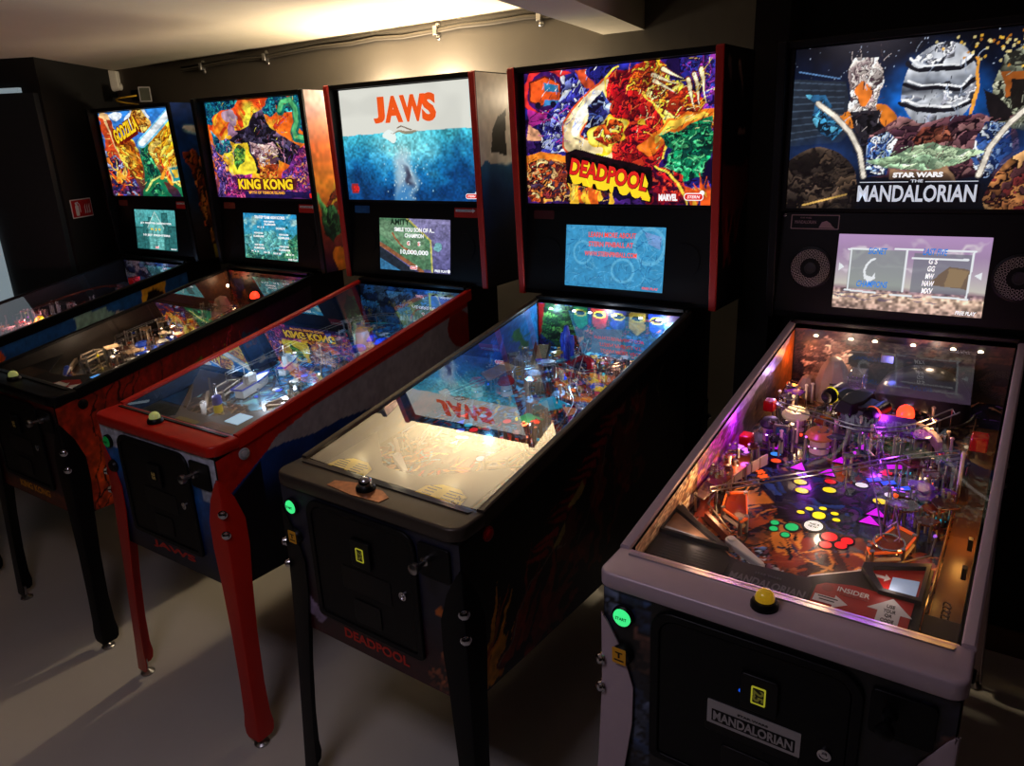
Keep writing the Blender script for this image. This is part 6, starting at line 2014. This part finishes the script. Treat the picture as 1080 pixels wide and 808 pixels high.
# door leaf and pale board against the pier
def on_line(p, q, s, out=0.):
    d = Vector((q[0] - p[0], q[1] - p[1])).normalized()
    n = Vector((d.y, -d.x))
    if n.y > 0:
        n = -n
    return (p[0] + d.x * s + n.x * out, p[1] + d.y * s + n.y * out)
def slab(p, q, s0, s1, o0, o1, z0, z1):
    pts = [on_line(p, q, s0, o0), on_line(p, q, s1, o0), on_line(p, q, s1, o1), on_line(p, q, s0, o1)]
    return MB().prism(pts, z0, z1)
struct('door_1', slab(PB, PC, .015, .80, .0, .035, 0.0, 1.945), mat('blue_grey_door', (40, 46, 50), .6))
struct('window_1', slab(PB, PC, .385, .72, .036, .05, .93, 1.42), mat('lit_pane', (170, 184, 192), .3, emit=.42, ecol=(170, 190, 200), vary=.1, scale=4))
struct('door_gap_glow', slab(PB, PC, .10, .80, .0, .02, 1.95, 1.972), mat('lit_pane', (170, 184, 192), .3, emit=.42, ecol=(170, 190, 200), vary=.1, scale=4))  # glowing strip for the sliver of light above the door, not a window
# ceiling beam running out from the back wall
bm = MB()
z0 = 1.985
L0, L1, R0, R1 = (-.985, 1.55), (-.70, -.35), (-.83, 1.55), (-.52, -.35)
bm.prism([L0, R0, R1, L1], z0, CEIL + .02)
o = struct('beam', bm, BEAMM)
struct('light_blocker', MB().box((-.36, 1.475, CEIL / 2), (.10, .15, CEIL)), BLACKWALL)  # unseen upright, added to keep lamp light off the floor at the right
struct('baseboard_back', MB().box((-1.2, WY - .006, .045), (9.4, .012, .09)), mat('brown_baseboard', (92, 64, 44), .5))

# ---- things on the walls
sg = Matrix.Translation((0, 0, 0))
def wall_frame(p, q, s, z, out):
    d = Vector((q[0] - p[0], q[1] - p[1], 0)).normalized()
    n = Vector((d.y, -d.x, 0))
    if n.dot(Vector((3, -2, 0))) < 0:
        n = -n
    up = Vector((0, 0, 1))
    x = up.cross(n)
    o_ = Vector((p[0], p[1], z)) + d * s + n * out
    return Matrix(((x.x, up.x, n.x, o_.x), (x.y, up.y, n.y, o_.y), (x.z, up.z, n.z, o_.z), (0, 0, 0, 1)))
M = wall_frame(PB, PA, .135, 1.387, .001)
s = MB().prism(rrect(-.094, -.047, .094, .047, .004), 0, .003, M).build('fire_sign', INKWHITE)
tag(s, 'small red fire extinguisher sign on the dark side wall', 'sign')
MB().prism(rrect(-.089, -.042, .089, .042, .003), .003, .0036, M).build('red_field', mat('sign_red', (190, 26, 30), .5), s)
b = MB().prism(rrect(-.062, -.036, -.032, .016, .006), .0036, .0042, M).prism(rrect(-.055, .016, -.039, .026, .002), .0036, .0042, M).prism([(-.06, .024), (-.03, .03), (-.03, .035), (-.06, .03)], .0036, .0042, M)
b.tube([Vector((-.036, .03, .004)), Vector((-.02, .02, .004)), Vector((-.02, -.02, .004))], .002, 5, M)
for dx in (0, .02, .04):
    b.prism([(.02 + dx, -.03), (.032 + dx, -.025), (.028 + dx, .0), (.034 + dx, .02), (.022 + dx, .004), (.024 + dx, -.012)], .0036, .0042, M)
b.build('pictogram', INKWHITE, s)

M = wall_frame(PB, PA, .70, 2.045, 0)
pir = MB().prism(rrect(-.028, -.055, .028, .058, (.022, .022, .008, .008), 6), 0, .045, M, .12).build('motion_sensor', mat('sensor_white', (228, 224, 214), .4), None, .004)
tag(pir, 'white motion sensor high in the corner of the two dark walls', 'motion sensor')
MB().lathe([(.021, 0), (.02, .008), (.012, .016), (.001, .018)], M @ Matrix.Translation((0, -.03, .04)), 16).build('lens', mat('sensor_lens', (206, 202, 192), .25), pir)
MB().prism(rrect(-.016, .008, .016, .011, .001), .0405, .0425, M).build('slot', INKDARK, pir)

# small spotlight on an arm, standing on the farthest backbox
fl = empty('spotlight', (-3.80, 1.549, 1.95))
tag(fl, 'small black spotlight with a square grey front on the wall above the farthest machine', 'spotlight')
q = MB().cyl((0, 0, 0), (0, -.05, 0), .012, 12)
q.lathe([(.02, 0), (.02, .006)], Matrix.Translation((0, 0, 0)) @ Matrix.Rotation(PI / 2, 4, 'X'), 14).build('arm', BLACKPLASTIC, fl)
MB().box((.04, -.075, .0), (.11, .05, .06)).build('body', BLACKPLASTIC, fl, .006)
MB().ring(rrect(-.03, -.038, .03, .038, .004), rrect(-.024, -.032, .024, .032, .003), 0, .006, Matrix(((.5, 0, .866, .105), (.866, 0, -.5, -.09), (0, 1, 0, 0), (0, 0, 0, 1)))).build('bezel', STEEL, fl)
MB().prism(rrect(-.026, -.034, .026, .034, .003), -.02, .002, Matrix(((.5, 0, .866, .105), (.866, 0, -.5, -.09), (0, 1, 0, 0), (0, 0, 0, 1)))).build('lens', mat('smoky_lens', (70, 72, 62), .2), fl)

# yellow cable coil on the farthest backbox
cb = MB().tube([Vector((-3.52 + .05 * math.cos(t * .3), 1.25 + .05 * math.sin(t * .3), 1.872 + .004 + .0022 * t)) for t in range(0, 24)], .004, 8)
tag(cb.build('cable_coil', mat('yellow_cable', (206, 164, 40), .5)), 'yellow cable coil lying on top of the farthest backbox', 'cable')

# surface conduit with clips along the top of the back wall
cd = empty('cable_conduit', (-2.1, 1.549, 2.05))
tag(cd, 'grey cable run clipped along the top of the back wall', 'cable')
path, path2 = [], []
xs = [-3.45, -3.27, -3.1, -2.95, -2.77, -2.6, -2.4, -2.2, -2.05, -1.9, -1.74, -1.6, -1.45, -1.3, -1.2, -1.08]
zs = [2.055, 2.058, 2.064, 2.066, 2.060, 2.067, 2.072, 2.068, 2.074, 2.066, 2.070, 2.076, 2.072, 2.074, 2.068, 2.08]
for xx, zz in zip(xs, zs):
    path.append(Vector((xx + 2.1, -.012, zz - 2.05)))
    path2.append(Vector((xx + 2.1, -.010, zz - 2.05 + .012 + .004 * math.sin(xx * 5))))
MB().tube(path, .0085, 8).build('tube', mat('grey_conduit', (84, 78, 70), .35, .2), cd)
MB().tube(path2, .006, 8).build('cable', mat('dark_conduit', (40, 36, 32), .4), cd)
for xx in (-3.27, -2.77, -1.72, -1.235):
    zz = np.interp(xx, xs, zs)
    MB().box((xx + 2.1, -.014, zz - 2.05), (.02, .026, .034)).lathe([(.011, 0), (.011, .006), (.007, .009)], Matrix.Translation((xx + 2.1, -.0, zz - 2.05 + .022)) @ Matrix.Rotation(PI / 2, 4, 'X'), 12).lathe([(.011, 0), (.011, .006), (.007, .009)], Matrix.Translation((xx + 2.1, -.0, zz - 2.05 - .024)) @ Matrix.Rotation(PI / 2, 4, 'X'), 12).build('clip', STEEL, cd, .002)

# ---------------------------------------------------------------- camera
cam = bpy.data.cameras.new('camera')
cam.sensor_fit = 'HORIZONTAL'
cam.sensor_width = 36
cam.lens = 783.07 / 1080 * 36
cam.clip_start = .02
co = bpy.data.objects.new('camera', cam)
COL.objects.link(co)
R = ((.8293, .5577, -.0356), (-.1457, .2772, .9497), (-.5396, .7824, -.3111))
co.matrix_world = Matrix(((R[0][0], R[1][0], -R[2][0], .3293), (R[0][1], R[1][1], -R[2][1], -.9987), (R[0][2], R[1][2], -R[2][2], 1.6468), (0, 0, 0, 1)))
SC.camera = co

# ---------------------------------------------------------------- light
def area(name, loc, rot, sx, sy, e, c):
    l = bpy.data.lights.new(name, 'AREA')
    l.shape = 'RECTANGLE'
    l.size, l.size_y, l.energy, l.color = sx, sy, e, lin(c)
    o = bpy.data.objects.new(name, l)
    COL.objects.link(o)
    o.location, o.rotation_euler = loc, rot
    return o

# warm lamp on the back wall, behind the row, washing the ceiling and the floor
lamp('wall_lamp', (-1.68, 1.515, 1.80), 30, (255, 232, 196), .03)
lamp('wall_lamp', (-2.0, 1.515, 1.80), 20, (255, 232, 196), .03)
lamp('wall_lamp', (-1.10, 1.515, 1.80), 1.6, (255, 232, 196), .03)  # weak extra light, added to brighten the sea machine's backbox side
# dim overhead fill, added for the ambient light on the viewer's side
area('fill_light', (-.62, -.95, 2.09), (0, 0, 0), .5, .3, 6.5, (226, 214, 238))

w = bpy.data.worlds.new('world')
w.use_nodes = True
w.node_tree.nodes['Background'].inputs['Color'].default_value = (.6, .65, .8, 1)
w.node_tree.nodes['Background'].inputs['Strength'].default_value = .004
SC.world = w

SC.view_settings.view_transform = 'Standard'
SC.view_settings.look = 'None'
SC.view_settings.exposure = 0
SC.view_settings.gamma = 1
SC.view_settings.use_curve_mapping = False
SC.cycles.use_denoising = True
SC.cycles.max_bounces = 10
SC.cycles.transparent_max_bounces = 16
SC.cycles.sample_clamp_indirect = 6
